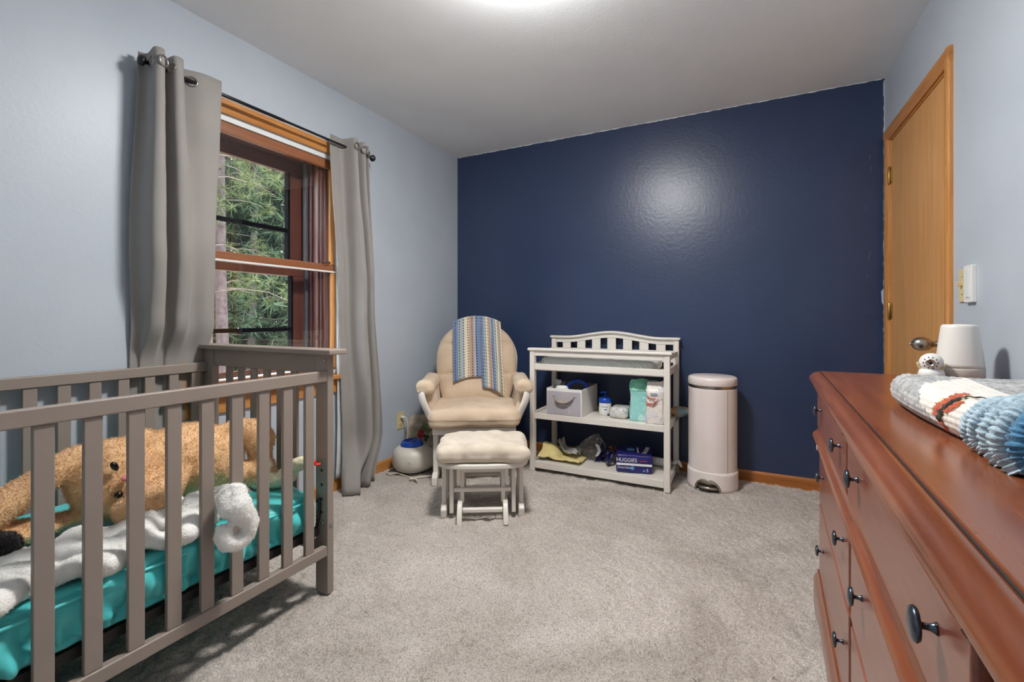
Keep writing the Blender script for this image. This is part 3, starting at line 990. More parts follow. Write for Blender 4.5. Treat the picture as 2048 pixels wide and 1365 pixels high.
# black plush pompom
M['blackfur'] = furmat('black_plush', (22, 18, 22), 6)
pp_root = Vector((.585, -2.925, .47))
pp = thing('black_plush', 'small black fuzzy plush ball beside the bunny ear', 'toy', pp_root)
b = MB().ell((.615, -2.918, .488), (.036, .030, .036)).ell((.60, -2.955, .515), (.034, .03, .032)).ell((.60, -2.95, .48), (.04, .035, .034))
me = blob_mesh('ball', b, M['blackfur'], .006, 3, pp_root)
o = bpy.data.objects.new('ball', me); COL.objects.link(o); o.parent = pp
fur('plush_pile', me, M['blackfur'], 5000, .010, .0016, pp, .1, 12)

# ---------------------------------------------------------------- curtain rod and curtains
ROD_X, ROD_Z = .085, 2.085
rod = thing('curtain_rod', 'thin black metal curtain rod with round finials above the window', 'curtain rod', (ROD_X, -1.75, ROD_Z))
MB().tube([(ROD_X, -2.37, ROD_Z), (ROD_X, -1.13, ROD_Z)], .0068, 14).build('rod', 'black', rod, smooth=True)
MB().tube([(ROD_X, -2.30, ROD_Z), (ROD_X, -1.75, ROD_Z)], .0085, 14).build('outer_rod', 'black', rod, smooth=True)
for y, s in ((-2.37, -1), (-1.13, 1)):
    MB().lathe([(.0001, 0), (.009, 0), (.009, .008 * s), (.018, .011 * s), (.021, .020 * s), (.018, .029 * s), (.008, .033 * s), (.0001, .034 * s)], (ROD_X, y, ROD_Z), 20, 'y').build('finial', 'black', rod, smooth=True)
    bb = MB().box(-.001, .004, y - s * .02 - .012, y - s * .02 + .012, ROD_Z - .05, ROD_Z + .02)
    bb.tube([(.002, y - s * .02, ROD_Z - .02), (.05, y - s * .02, ROD_Z - .022), (ROD_X, y - s * .02, ROD_Z - .012), (ROD_X + .012, y - s * .02, ROD_Z)], .0055, 8)
    bb.build('bracket', 'black', rod, smooth=False)

def smooth_poly(pts, n):
    # Catmull-Rom through pts, n samples by index
    P = [np.array(p, float) for p in pts]
    P = [2 * P[0] - P[1]] + P + [2 * P[-1] - P[-2]]
    out = []
    m = len(P) - 3
    for i in range(n):
        t = i / (n - 1) * m
        k = min(int(t), m - 1); f = t - k
        a, b_, c_, d = P[k:k + 4]
        out.append(.5 * (2 * b_ + (c_ - a) * f + (2 * a - 5 * b_ + 4 * c_ - d) * f * f + (3 * b_ - a - 3 * c_ + d) * f ** 3))
    return out

def curtain(name, label, levels, ztop, grommets):
    # levels: list of (z, plan polyline) ; lofted, with a lining on the window side
    n, mlev = 90, 60
    keys = [(z, smooth_poly(pl, n)) for z, pl in levels]
    def at(u, z):
        i = min(int(u * (n - 1)), n - 2); f = u * (n - 1) - i
        for (za, pa), (zb, pb) in zip(keys[:-1], keys[1:]):
            if za >= z >= zb:
                t = (za - z) / (za - zb); t = t * t * (3 - 2 * t)
                A = pa[i] * (1 - f) + pa[i + 1] * f; B = pb[i] * (1 - f) + pb[i + 1] * f
                return A * (1 - t) + B * t
        pa = keys[-1][1]
        return pa[i] * (1 - f) + pa[i + 1] * f
    zb = levels[-1][0]
    def fn(u, v):
        z = ztop + (zb - ztop) * v
        p = at(u, z)
        w = .004 * N3((p[1] * 9, z * 5, u * 3), 1, 2) * min(1, v * 5) + .0022 * N3((u * 8, z * 16, 1), 1, 5)
        q = .010 * N3((u * 4, z * 2.2, 7), 1, 1) * v
        return (max(.004, p[0] + w), p[1] + q, z)
    root = thing(name, label, 'curtain', (.08, fn(.5, 1)[1], max(zb, 0)), group='grey curtains')
    face = MB().grid(fn, n, mlev).build('cloth', 'curtain', root, smooth=True, fix=False)
    shell(face, .0016, 1)
    def fl(u, v):
        e = .004
        u1, u2 = max(0, u - e), min(1, u + e)
        a, b_ = np.array(fn(u1, v)), np.array(fn(u2, v))
        t = b_ - a; nrm = np.array([-t[1], t[0], 0]); nrm /= np.linalg.norm(nrm) + 1e-9
        p = np.array(fn(u, v))
        return tuple(p + nrm * LSIDE * .0035)
    lin_ = MB().grid(fl, n, mlev).build('lining', 'lining', root, smooth=True, fix=False)
    for (u, sgn) in grommets:
        p = np.array(fn(u, (ztop - ROD_Z) / (ztop - zb)))
        t = np.array(fn(min(1, u + .01), .02)) - np.array(fn(max(0, u - .01), .02))
        ang = math.atan2(t[1], t[0])
        g = MB()
        pts = []
        for k in range(21):
            a = 2 * pi * k / 20
            pts.append((p[0] + cos(ang) * .021 * cos(a), p[1] + sin(ang) * .021 * cos(a), p[2] + .021 * sin(a)))
        g.tube(pts, .0042, 8, False)
        g.build('grommet', 'steel', root, smooth=True)
    return root
LSIDE = 1
# left curtain: gathered folds at the left, a flat leading edge at the right
topL = [(.045, -2.385), (.060, -2.360), (.145, -2.372), (.150, -2.338), (.050, -2.318), (.045, -2.300), (.140, -2.300), (.138, -2.262), (.060, -2.246), (.066, -2.225), (.098, -2.165), (.104, -2.085)]
midL = [(.030, -2.410), (.060, -2.385), (.150, -2.380), (.155, -2.335), (.070, -2.318), (.070, -2.295), (.150, -2.285), (.155, -2.240), (.110, -2.215), (.095, -2.195), (.105, -2.150), (.100, -2.110)]
botL = [(.020, -2.400), (.050, -2.370), (.130, -2.365), (.140, -2.320), (.060, -2.300), (.060, -2.28), (.130, -2.27), (.14, -2.23), (.08, -2.20), (.07, -2.18), (.10, -2.14), (.09, -2.10)]
inr = [(min(x, .112), y) for x, y in botL]
gone = [(.006 + .13 * x, y) for x, y in botL]
curtain('window_curtain', 'grey grommet curtain behind the crib, left of the window', [(2.135, topL), (1.35, midL), (1.04, [(.72 * x + .01, y) for x, y in botL]), (.862, gone), (.02, gone)], 2.135, ((.15, 1), (.25, 1), (.44, 1), (.53, 1), (.86, 1)))
topR = [(.060, -1.430), (.062, -1.385), (.066, -1.340), (.145, -1.325), (.145, -1.300), (.050, -1.285), (.050, -1.265), (.135, -1.248), (.135, -1.225), (.050, -1.210), (.050, -1.195), (.120, -1.180), (.050, -1.160)]
midR = [(.048, -1.356), (.052, -1.315), (.056, -1.278), (.155, -1.264), (.158, -1.236), (.055, -1.222), (.048, -1.205), (.145, -1.194), (.145, -1.165), (.050, -1.150), (.050, -1.136), (.112, -1.122), (.045, -1.100)]
lowR = [(.060, -1.338), (.070, -1.290), (.078, -1.245), (.160, -1.228), (.165, -1.192), (.075, -1.176), (.062, -1.156), (.148, -1.140), (.148, -1.106), (.060, -1.090), (.055, -1.072), (.115, -1.050), (.045, -1.020)]
botR = [(.090, -1.372), (.140, -1.392), (.195, -1.330), (.150, -1.300), (.120, -1.285), (.095, -1.265), (.090, -1.240), (.145, -1.220), (.148, -1.190), (.080, -1.165), (.070, -1.145), (.112, -1.120), (.050, -1.080)]
rc = curtain('window_curtain', 'grey grommet curtain pooling on the carpet, right of the window', [(2.135, topR), (1.2, midR), (.32, lowR), (.006, botR)], 2.135, ((.15, 1), (.30, 1), (.47, 1), (.62, 1), (.80, 1), (.92, 1)))
def flap(u, v):
    z = 1.98 - 1.90 * v
    yl = np.interp(z, [.08, .25, .86, 1.465, 1.98], [-1.362, -1.354, -1.353, -1.349, -1.385])
    return (.030 + .006 * sin(u * 5 + z * 3), yl + (-1.25 - yl) * u + .003 * N3((u, z * 6, 1)), z)
shell(MB().grid(flap, 14, 50).build('lining_edge', 'lining', rc, smooth=True, fix=False), .0015, 0)
# ---------------------------------------------------------------- glider chair (front is local -y)
CH = radians = math.radians(30)
ch = thing('glider_chair', 'white glider rocking chair with tan cushions in the corner', 'chair', (.555, -.604, 0), CH)
def pil(c, h, r, seg, amp, sc, seed, extra=None):
    c = Vector(c)
    def d(p, n):
        v = amp * N3(p, sc, seed) + amp * .5 * N3(p, sc * 2.6, seed + 3)
        return v + (extra(p, n) if extra else 0)
    return d
# seat cushion
def seat_x(p, n):
    q = max(0, 1 - (p.x / .29) ** 2) * max(0, 1 - (p.y / .26) ** 2)
    return .020 * q * max(0, n.z) - .006 * math.exp(-((p.z + .012) / .006) ** 2) * (1 - abs(n.z))
MB().rbox((0, -.105, .418), (.290, .262, .060), .052, (26, 24, 8), pil(0 * Vector((1, 1, 1)), 0, 0, 0, .011, 8, 2, seat_x)).build('seat_cushion', 'tan', ch, world=False, smooth=True)
# back cushion: oval, tilted, with stitched folds
TB = Matrix.Translation((0, .145, .43)) @ Matrix.Rotation(math.radians(-20), 4, 'X')
BH = .615
def bw(t):
    if t < .5:
        return .235 + .062 * sin(t / .5 * pi / 2)
    return .297 * max(0, 1 - ((t - .5) / .5) ** 2.5) ** .5
def back_pt(u, v, side):
    t = .5 + .5 * sin((v - .5) * pi)
    a = sin((u - .5) * pi)
    x = a * max(bw(t), .001)
    edge = max(0, 1 - abs(a) ** 3.5) ** .55 * max(0, 1 - abs(2 * t - 1) ** 8) ** .5
    th = .066 * edge
    if side < 0:
        for t0, dp in ((.33, .030), (.70, .024)):
            tt = t0 + .02 * math.cos(a * 2.2)
            th -= dp * math.exp(-((t - tt) / .020) ** 2) * edge
        th += .014 * N3((x * 9, t * 5, 1), 1, 5) * edge
    return TB @ Vector((x, side * th - .03, t * BH))
b = MB().grid(lambda u, v: back_pt(u, v, -1), 41, 61)
b.grid(lambda u, v: back_pt(u, v, .6), 41, 61)
b.build('back_cushion', 'tan', ch, world=False, smooth=True)
# oval rim and spindles behind the cushion
rim = []
for k in range(41):
    t = k / 40
    a = pi * (t)
    rim.append(TB @ Vector((cos(a) * .283 + .010, .030, .335 + sin(a) * .285)))
rim = [TB @ Vector((.25, .030, -.10)), TB @ Vector((.275, .030, .10))] + rim + [TB @ Vector((-.265, .030, .10)), TB @ Vector((-.245, .030, -.10))]
MB().tube(rim, .018, 10).build('back_frame', 'white_paint', ch, world=False, smooth=True)
for x in (-.16, -.08, 0, .08, .16):
    MB().tube([TB @ Vector((x, .032, -.06)), TB @ Vector((x, .032, .60 - x * x * 3.6))], .008, 8).build('back_spindle', 'white_paint', ch, world=False, smooth=True)
# arms: curved wooden posts and padded covers
for s in (-1, 1):
    prof = []
    post = smooth_poly([(s * .262, -.275, .37), (s * .285, -.300, .44), (s * .318, -.318, .52), (s * .332, -.315, .575), (s * .330, -.295, .60)], 14)
    b = MB()
    b.tube([tuple(p) for p in post], [.024, .026, .027, .028, .028, .028, .028, .028, .028, .027, .026, .026, .024, .020], 12, True, .62)
    b.build('arm_post', 'white_paint', ch, world=False, smooth=True)
    MB().tube([tuple(p) for p in smooth_poly([(s * .330, -.33, .592), (s * .330, -.20, .606), (s * .328, 0, .600), (s * .315, .20, .580)], 12)], .025, 10, True, .6).build('arm_rest', 'white_paint', ch, world=False, smooth=True)
    MB().tube([(s * .285, .17, .36), (s * .305, .18, .48), (s * .315, .19, .585)], .018, 10).build('rear_arm_post', 'white_paint', ch, world=False, smooth=True)
    def ad(p, n, s=s):
        g = .016 * N3((p.x * 12, p.y * 12, p.z * 9), 1, 6) + .010 * sin(p.y * 60 + 4 * N3(p, 9)) * (1 - abs(n.z)) * .6
        return g + .012 * max(0, n.z)
    MB().rbox((s * .312, -.075, .605), (.050, .262, .036), .034, (8, 26, 4), ad).build('arm_pad', 'tan', ch, world=False, smooth=True)
    def sd(p, n):
        return .010 * N3((p.x * 8, p.y * 9, p.z * 7), 1, 9) + .007 * N3((p.x * 8, p.y * 26, p.z * 7), 1, 2)
    R = Matrix.Rotation(s * .12, 3, 'Y')
    MB().rbox((s * .290, -.055, .530), (.020, .225, .088), .018, (4, 24, 10), sd, R).build('arm_side_pad', 'tan', ch, world=False, smooth=True)
# seat frame and swing base
MB().box(-.262, .262, -.33, .16, .318, .360).build('seat_frame', 'white_paint', ch, world=False, bevel=.006)
for s in (-1, 1):
    MB().box(s * .250 - .016, s * .250 + .016, -.26, -.20, .05, .32).build('base_upright', 'white_paint', ch, world=False, bevel=.006)
    MB().box(s * .250 - .016, s * .250 + .016, .14, .20, .05, .32).build('base_upright', 'white_paint', ch, world=False, bevel=.006)
    MB().prism([(-.33, 0), (-.29, 0), (-.24, .018), (.22, .018), (.27, 0), (.31, 0), (.31, .045), (.26, .066), (-.28, .066), (-.325, .05)], s * .250 - .018, s * .250 + .018, 'yz').build('runner', 'white_paint', ch, world=False, bevel=.005)
    MB().box(s * .205 - .012, s * .205 + .012, -.12, -.07, .10, .32).build('swing_arm', 'white_paint', ch, world=False, bevel=.004)
    MB().box(s * .205 - .012, s * .205 + .012, .06, .11, .10, .32).build('swing_arm', 'white_paint', ch, world=False, bevel=.004)
for y in (-.23, .17):
    MB().box(-.236, .236, y - .014, y + .014, .10, .145).build('base_rail', 'white_paint', ch, world=False, bevel=.005)

# ---------------------------------------------------------------- striped throw over the chair back
def throw_mat():
    t = NT('striped_knit')
    tc = t.add('ShaderNodeTexCoord')
    sp = t.add('ShaderNodeSeparateXYZ'); t.link(tc.outputs['UV'], sp.inputs[0])
    B, G, C, T, L = (116, 136, 172), (166, 178, 174), (226, 216, 190), (186, 158, 140), (170, 180, 188)
    seq = [B, G, L, C, T, L, B, L, G, C, G, T, C]
    wd = [.11, .07, .06, .115, .11, .04, .10, .05, .07, .08, .05, .08, .085]
    st, x = [], 0
    for c_, w_ in zip(seq, wd):
        st.append((x, c_)); x += w_
    base = t.ramp(sp.outputs['X'], st, 'CONSTANT')
    # eyelet rows
    mu = t.add('ShaderNodeMath', operation='MULTIPLY'); mu.inputs[1].default_value = 10.5; t.link(sp.outputs['X'], mu.inputs[0])
    mv = t.add('ShaderNodeMath', operation='MULTIPLY'); mv.inputs[1].default_value = 30; t.link(sp.outputs['Y'], mv.inputs[0])
    cb = t.add('ShaderNodeCombineXYZ')
    for m_, k in ((mu, 0), (mv, 1)):
        fr = t.add('ShaderNodeMath', operation='FRACT'); t.link(m_.outputs[0], fr.inputs[0])
        sb = t.add('ShaderNodeMath', operation='SUBTRACT'); sb.inputs[1].default_value = .5; t.link(fr.outputs[0], sb.inputs[0])
        if k == 0:
            sc_ = t.add('ShaderNodeMath', operation='MULTIPLY'); sc_.inputs[1].default_value = 2.1; t.link(sb.outputs[0], sc_.inputs[0]); sb = sc_
        t.link(sb.outputs[0], cb.inputs[k])
    ln = t.add('ShaderNodeVectorMath', operation='LENGTH'); t.link(cb.outputs[0], ln.inputs[0])
    hole = t.ramp(ln.outputs['Value'], [(.26, [.22, .20, .20, 1]), (.36, [1, 1, 1, 1])])
    mx = t.add('ShaderNodeMix', data_type='RGBA', blend_type='MULTIPLY'); mx.inputs[0].default_value = 1
    t.link(base, mx.inputs[6]); t.link(hole, mx.inputs[7])
    t.link(mx.outputs[2], t.p.inputs['Base Color'])
    t.set(Roughness=.95); t.p.inputs['Sheen Weight'].default_value = .25
    wv = t.add('ShaderNodeTexWave'); wv.inputs['Scale'].default_value = 60; wv.bands_direction = 'Y'
    t.link(tc.outputs['UV'], wv.inputs['Vector'])
    t.bump(wv.outputs['Fac'], .35, .004)
    return t.m
M['throw'] = throw_mat()
def throw_pt(u, v, x0, x1, vlen, lift, skew=0):
    # v=0 behind the back, v=.25 over the top edge, then down the front
    x = x0 + (x1 - x0) * u + skew * max(0, v - .25)
    ztop = None
    def front(t, xx):
        w = max(bw(t), .001)
        a = max(-.999, min(.999, xx / w))
        edge = max(0, 1 - abs(a) ** 3.5) ** .55 * max(0, 1 - abs(2 * t - 1) ** 8) ** .5
        return .066 * edge
    # highest t on the cushion at this x
    tt = .5 + .5 * max(0, 1 - (min(abs(x), .29) / .297) ** 2) ** .4
    ttop = tt
    rip = .004 * sin(u * 40 + v * 3) + .006 * N3((u * 5, v * 4, 2), 1, 3)
    if v < .16:
        k = v / .16
        t = ttop - .20 * (1 - k)
        return TB @ Vector((x, .052 + rip * .4, t * BH + .022))
    if v < .26:
        k = (v - .16) / .10
        a = pi * k
        return TB @ Vector((x, -.012 + .064 * cos(a), ttop * BH + .022 + .026 * sin(a)))
    k = (v - .26) / .74
    t = ttop + .02 - k * vlen
    f = front(max(.02, min(.98, t)), x)
    y = -.03 - f - .014 - lift - abs(rip)
    blend = min(1, k * 7)
    return TB @ Vector((x, (-.076) * (1 - blend) + y * blend, t * BH + .022 * (1 - blend) + .01 * N3((u * 4, 1, 2)) * k))
th = thing('striped_throw', 'blue, cream and brown striped knit throw draped over the glider back', 'blanket', (.40, -.33, .95), CH)
# express the throw in chair coordinates: the empty shares the chair's rotation
dlt = Matrix.Rotation(-CH, 3, 'Z') @ (Vector((.555, -.604, 0)) - Vector((.40, -.33, .95)))
def throw_part(nm, x0, x1, vlen, lift, skew):
    o = MB().grid(lambda u, v: throw_pt(u, v, x0, x1, vlen, lift, skew) + dlt, 60, 70).build(nm, 'throw', th, world=False, smooth=True, fix=False)
    shell(o, .005, 0)
throw_part('knit_panel', -.178, .150, .745, 0, .02)
throw_part('overlapping_fold', .025, .180, .865, .014, .03)

# ---------------------------------------------------------------- ottoman
ot = thing('glider_ottoman', 'white glider ottoman with a cream cushion before the chair', 'ottoman', (.945, -1.165, 0), CH)
def otd(p, n):
    k = .016 * max(0, n.z) * max(0, 1 - (p.x / .25) ** 2)
    return k + .007 * N3(p, 10, 3) + .010 * N3((p.x * 34, p.y * 14, p.z * 10), 1, 5) * (1.2 - abs(n.z)) + .010 * N3(p, 17, 1) * max(0, n.z)
MB().rbox((0, -.012, .344), (.242, .185, .040), .037, (34, 26, 8), otd).build('cushion', 'cream', ot, world=False, smooth=True)
# contoured top board
out = []
for k in range(48):
    a = 2 * pi * k / 48
    ex = 2 / 3.4
    x = .245 * math.copysign(abs(cos(a)) ** ex, cos(a)); y = .185 * math.copysign(abs(sin(a)) ** ex, sin(a))
    out.append((x, y - .012))
MB().prism(out, .276, .304, 'xy').build('top_board', 'white_paint', ot, world=False, bevel=.009, seg=3)
for s in (-1, 1):
    MB().box(s * .205 - .013, s * .205 + .013, -.085, -.035, .06, .276).build('outer_leg', 'white_paint', ot, world=False, bevel=.007, seg=3)
    MB().box(s * .205 - .013, s * .205 + .013, .07, .12, .06, .276).build('outer_leg', 'white_paint', ot, world=False, bevel=.007, seg=3)
    MB().prism([(-.115, 0), (-.085, 0), (-.06, .012), (.10, .012), (.13, 0), (.16, 0), (.165, .03), (.13, .066), (-.03, .066), (-.10, .066), (-.122, .045)], s * .205 - .016, s * .205 + .016, 'yz').build('outer_foot', 'white_paint', ot, world=False, bevel=.006, seg=3)
    MB().box(s * .163 - .011, s * .163 + .011, -.125, -.088, .028, .276).build('swing_arm', 'white_paint', ot, world=False, bevel=.004)
    MB().box(s * .163 - .011, s * .163 + .011, .088, .125, .028, .276).build('swing_arm', 'white_paint', ot, world=False, bevel=.004)
    MB().box(s * .125 - .011, s * .125 + .011, -.140, -.115, .188, .276).build('hanger_block', 'white_paint', ot, world=False, bevel=.003)
    MB().box(s * .108 - .011, s * .108 + .011, -.120, -.085, .08, .258).build('inner_post', 'white_paint', ot, world=False, bevel=.004)
    MB().box(s * .108 - .011, s * .108 + .011, .085, .120, .08, .258).build('inner_post', 'white_paint', ot, world=False, bevel=.004)
    MB().prism([(-.215, 0), (-.185, 0), (-.165, .032), (-.13, .058), (.13, .058), (.165, .032), (.185, 0), (.215, 0), (.205, .05), (.165, .092), (.10, .100), (-.10, .100), (-.165, .092), (-.205, .05)], s * .118 - .013, s * .118 + .013, 'yz').build('runner', 'white_paint', ot, world=False, bevel=.005, seg=3)
MB().box(-.150, .150, -.130, -.105, .140, .162).build('front_rail', 'white_paint', ot, world=False, bevel=.006, seg=3)
MB().box(-.150, .150, .100, .125, .140, .162).build('rear_rail', 'white_paint', ot, world=False, bevel=.006, seg=3)
MB().box(-.105, .105, -.165, -.140, .044, .068).build('low_rail', 'white_paint', ot, world=False, bevel=.007, seg=3)
MB().box(-.105, .105, .140, .165, .044, .068).build('low_rail', 'white_paint', ot, world=False, bevel=.007, seg=3)
MB().box(-.115, .115, -.118, -.092, .238, .262).build('top_rail', 'white_paint', ot, world=False, bevel=.005)
MB().box(-.115, .115, .090, .118, .238, .262).build('top_rail', 'white_paint', ot, world=False, bevel=.005)

# ---------------------------------------------------------------- humidifier, cord, floral cushion
hum = thing('humidifier', 'round white humidifier with a blue top by the outlet', 'humidifier', (.190, -.845, 0))
hc = (.190, -.845, 0)
def hum_pt(u, v):
    # drop shape: a pointed bulge on the right
    ph = -pi / 2 + pi * v
    th_ = 2 * pi * u
    d = max(0, cos(th_ - .48)) ** 3
    r = .134 * (max(0, cos(ph)) ** .62) * (1 + .22 * d * max(0, 1 - ((v - .42) / .4) ** 2))
    z = .092 + .092 * (math.copysign(abs(sin(ph)) ** .85, sin(ph)))
    return (hc[0] + r * cos(th_), hc[1] + r * sin(th_), z)
MB().grid(lambda u, v: hum_pt(u, .03 + v * .86), 48, 24, cu=True).build('body', 'hum_white', hum, smooth=True)
b = MB().lathe([(.0001, .172), (.074, .172), (.078, .184), (.068, .206), (.052, .212), (.050, .198), (.022, .194), (.020, .206), (.010, .208), (.0001, .200)], hc, 32)
b.build('blue_cap', 'blue_plastic', hum, smooth=True)
for k in range(9):
    a = -1.2 + k * .10
    b = MB().box(-.0016, .0016, 0, .004, .181, .204)
    b.v = [tuple(Matrix.Translation(hc) @ Matrix.Rotation(a - pi / 2 - .4, 4, 'Z') @ Vector((x, y + .069, z))) for x, y, z in b.v]
    b.build('cap_rib', 'blue_plastic', hum)
ring = [(hc[0] + .003 + .139 * cos(-1.05) + .014 * cos(a) * -sin(-1.05), hc[1] + .139 * sin(-1.05) + .014 * cos(a) * cos(-1.05), .092 + .012 * sin(a)) for a in [2 * pi * k / 20 for k in range(21)]]
MB().tube(ring, .0018, 6, False).build('front_button', 'hum_white', hum, smooth=True)
pc = thing('power_cord', 'white power cord from the wall plug to the carpet', 'cord', (.03, -.745, .33))
b = MB().rbox((.024, -.745, .334), (.014, .010, .009), .006, (3, 3, 3))
b.build('plug', 'white_plastic', pc, smooth=True)
pts = smooth_poly([(.036, -.745, .334), (.055, -.742, .325), (.066, -.740, .27), (.062, -.742, .18), (.056, -.745, .08), (.05, -.80, .010), (.055, -.92, .008), (.10, -.985, .010), (.155, -.955, .012), (.20, -.958, .008), (.285, -.975, .008), (.335, -.985, .010), (.365, -1.01, .012), (.335, -.995, .014), (.30, -1.005, .012), (.33, -.955, .010), (.38, -.885, .008), (.42, -.85, .006)], 110)
MB().tube([tuple(p) for p in pts], .0042, 8).build('cable', 'cord_white', pc, smooth=True)

M['floral_cloth'] = fabric('taupe_floral_cloth', (172, 160, 142), .9, 14, 500, .2, .2, 9)
M['flower_red'] = plain('print_red', (168, 44, 46), .85, 10)
M['leaf_dark'] = plain('print_dark_green', (44, 50, 44), .85, 5)
M['leaf_green'] = plain('print_green', (112, 132, 84), .85, 8)
fl = thing('floral_cushion', 'taupe floral print cushion leaning between the wall and the glider', 'cushion', (.13, -.645, 0))
FR = Matrix.Rotation(math.radians(34), 3, 'Z') @ Matrix.Rotation(math.radians(-16), 3, 'X')
fc = Vector((.128, -.645, .170))
def fl_pt(u, v, side):
    a, t = 2 * u - 1, 2 * v - 1
    x = .128 * a * (1 - .35 * max(0, t) ** 2); z = .172 * t
    e = max(0, 1 - abs(a) ** 4) ** .5 * max(0, 1 - abs(t) ** 4) ** .5
    y = side * (.035 * e + .008 * N3((a * 3, t * 4, side), 1, 4) * e + .006 * sin(t * 16 + 3 * N3((a, t, 0), 2)) * e)
    return fc + FR @ Vector((x, y, z))
b = MB().grid(lambda u, v: fl_pt(u, v, -1), 30, 36)
b.grid(lambda u, v: fl_pt(u, v, 1), 30, 36)
b.build('cloth_cover', 'floral_cloth', fl, smooth=True)
def petal_patch(nm, mat, a, t, r, n, hole=0):
    u0, v0 = (a + 1) / 2, (t + 1) / 2
    b = MB()
    for k in range(n):
        ang = 2 * pi * k / n + .3
        du, dv = .5 * r * cos(ang), .5 * r * sin(ang)
        def pt(p, q):
            th_ = 2 * pi * p
            return fl_pt(u0 + du + .42 * r * q * cos(th_), v0 + dv + .42 * r * q * sin(th_), -1) + FR @ Vector((0, -.0025, 0))
        b.grid(pt, 10, 3, cu=True)
    b.build(nm, mat, fl, smooth=True, fix=False)
petal_patch('red_flower', 'flower_red', -.10, .18, .11, 6)
petal_patch('red_flower', 'flower_red', .10, -.42, .11, 6)
petal_patch('dark_leaf', 'leaf_dark', .20, .02, .09, 3)
petal_patch('dark_leaf', 'leaf_dark', -.20, -.28, .09, 3)
petal_patch('green_leaf', 'leaf_green', .10, .46, .12, 4)
petal_patch('green_leaf', 'leaf_green', .30, .28, .08, 3)
# ---------------------------------------------------------------- changing table
tb = thing('changing_table', 'white changing table with open shelves and arched back rail', 'table', (1.367, -.245, 0))
TX0, TX1, TY0, TY1 = .905, 1.831, -.467, -.030
for x0 in (TX0, TX1 - .036):
    MB().box(x0, x0 + .036, TY0, TY0 + .036, 0, .828).build('front_leg', 'white_paint', tb, bevel=.003)
    MB().box(x0, x0 + .036, TY1 - .036, TY1, 0, .905).build('back_leg', 'white_paint', tb, bevel=.003)
XA, XB = TX0 + .036, TX1 - .036
MB().box(XA, XB, TY0 + .004, TY0 + .026, .792, .826).build('front_rail', 'white_paint', tb, bevel=.003)
MB().box(TX0 - .014, TX1 + .014, TY0 - .012, TY0 + .048, .826, .846).build('front_cap', 'white_paint', tb, bevel=.008, seg=3)
MB().box(XA, XB, TY0 + .004, TY0 + .026, .697, .738).build('lower_front_rail', 'white_paint', tb, bevel=.003)
for x in (TX0 + .007, TX1 - .029):
    MB().box(x, x + .022, TY0 + .036, TY1 - .036, .792, .826).build('side_rail', 'white_paint', tb, bevel=.003)
    MB().box(x, x + .022, TY0 + .036, TY1 - .036, .697, .738).build('side_rail', 'white_paint', tb, bevel=.003)
    MB().box(x, x + .022, TY0 + .036, TY1 - .036, .362, .402).build('side_rail', 'white_paint', tb, bevel=.003)
    MB().box(x, x + .022, TY0 + .036, TY1 - .036, .026, .072).build('side_rail', 'white_paint', tb, bevel=.003)
MB().box(XA - .007, XB + .007, TY0 + .026, TY1 - .01, .690, .702).build('top_shelf', 'white_paint', tb, bevel=.001)
for z0, z1, nm in ((.360, .400, 'shelf'), (.022, .068, 'shelf')):
    MB().box(XA, XB, TY0 + .003, TY0 + .022, z0, z1).build(nm + '_front', 'white_paint', tb, bevel=.003)
    MB().box(XA, XB, TY1 - .026, TY1 - .008, z0, z1).build(nm + '_back', 'white_paint', tb, bevel=.003)
    MB().box(XA, XB, TY0 + .022, TY1 - .026, z1 - .016, z1 - .006).build(nm, 'white_paint', tb, bevel=.001)
# arched back
def arch(x):
    k = (x - TX0) / (TX1 - TX0)
    s = max(0, min(1, (k - .12) / .38)) if k < .5 else max(0, min(1, (.88 - k) / .38))
    return .040 * s * s * (3 - 2 * s)
n = 41
xs = [TX0 - .010 + (TX1 - TX0 + .020) * i / (n - 1) for i in range(n)]
def arch_strip(nm, y0, y1, z0, z1, xs, bev):
    up = [(x, z1 + arch(x)) for x in xs]; lo = [(x, z0 + arch(x)) for x in reversed(xs)]
    MB().prism(up + lo, y0, y1, 'xz').build(nm, 'white_paint', tb, bevel=bev)
arch_strip('back_cap', TY1 - .050, TY1 + .012, .900, .917, xs, .007)
arch_strip('back_rail', TY1 - .030, TY1 - .008, .868, .902, [XA + (XB - XA) * i / (n - 1) for i in range(n)], .002)
MB().box(XA, XB, TY1 - .030, TY1 - .008, .745, .826).build('lower_back_rail', 'white_paint', tb, bevel=.003)
g = .052; sl = ((XB - XA) - 8 * g) / 7
for i in range(7):
    x0 = XA + g + i * (g + sl)
    xm = x0 + sl / 2
    MB().box(x0, x0 + sl, TY1 - .026, TY1 - .012, .826, .872 + arch(xm)).build('back_slat', 'white_paint', tb, bevel=.002)

# changing pad
def pad_mat():
    t = NT('diagonal_weave_pad')
    wv = t.add('ShaderNodeTexWave'); wv.inputs['Scale'].default_value = 46; wv.inputs['Distortion'].default_value = 3; wv.bands_direction = 'DIAGONAL'
    t.link(t.coords(), wv.inputs['Vector'])
    t.link(t.ramp(wv.outputs['Fac'], [(.3, (206, 210, 208)), (.6, (248, 248, 242))]), t.p.inputs['Base Color'])
    t.set(Roughness=.8)
    t.bump(wv.outputs['Fac'], .5, .006)
    return t.m
M['pad'] = pad_mat()
pd = thing('changing_pad', 'pale grey textured changing pad on top of the changing table', 'pad', (1.35, -.24, .703))
MB().rbox((1.345, -.242, .742), (.385, .168, .038), .030, (40, 16, 5), lambda p, n: .003 * N3(p, 14)).build('cover', 'pad', pd, smooth=True)

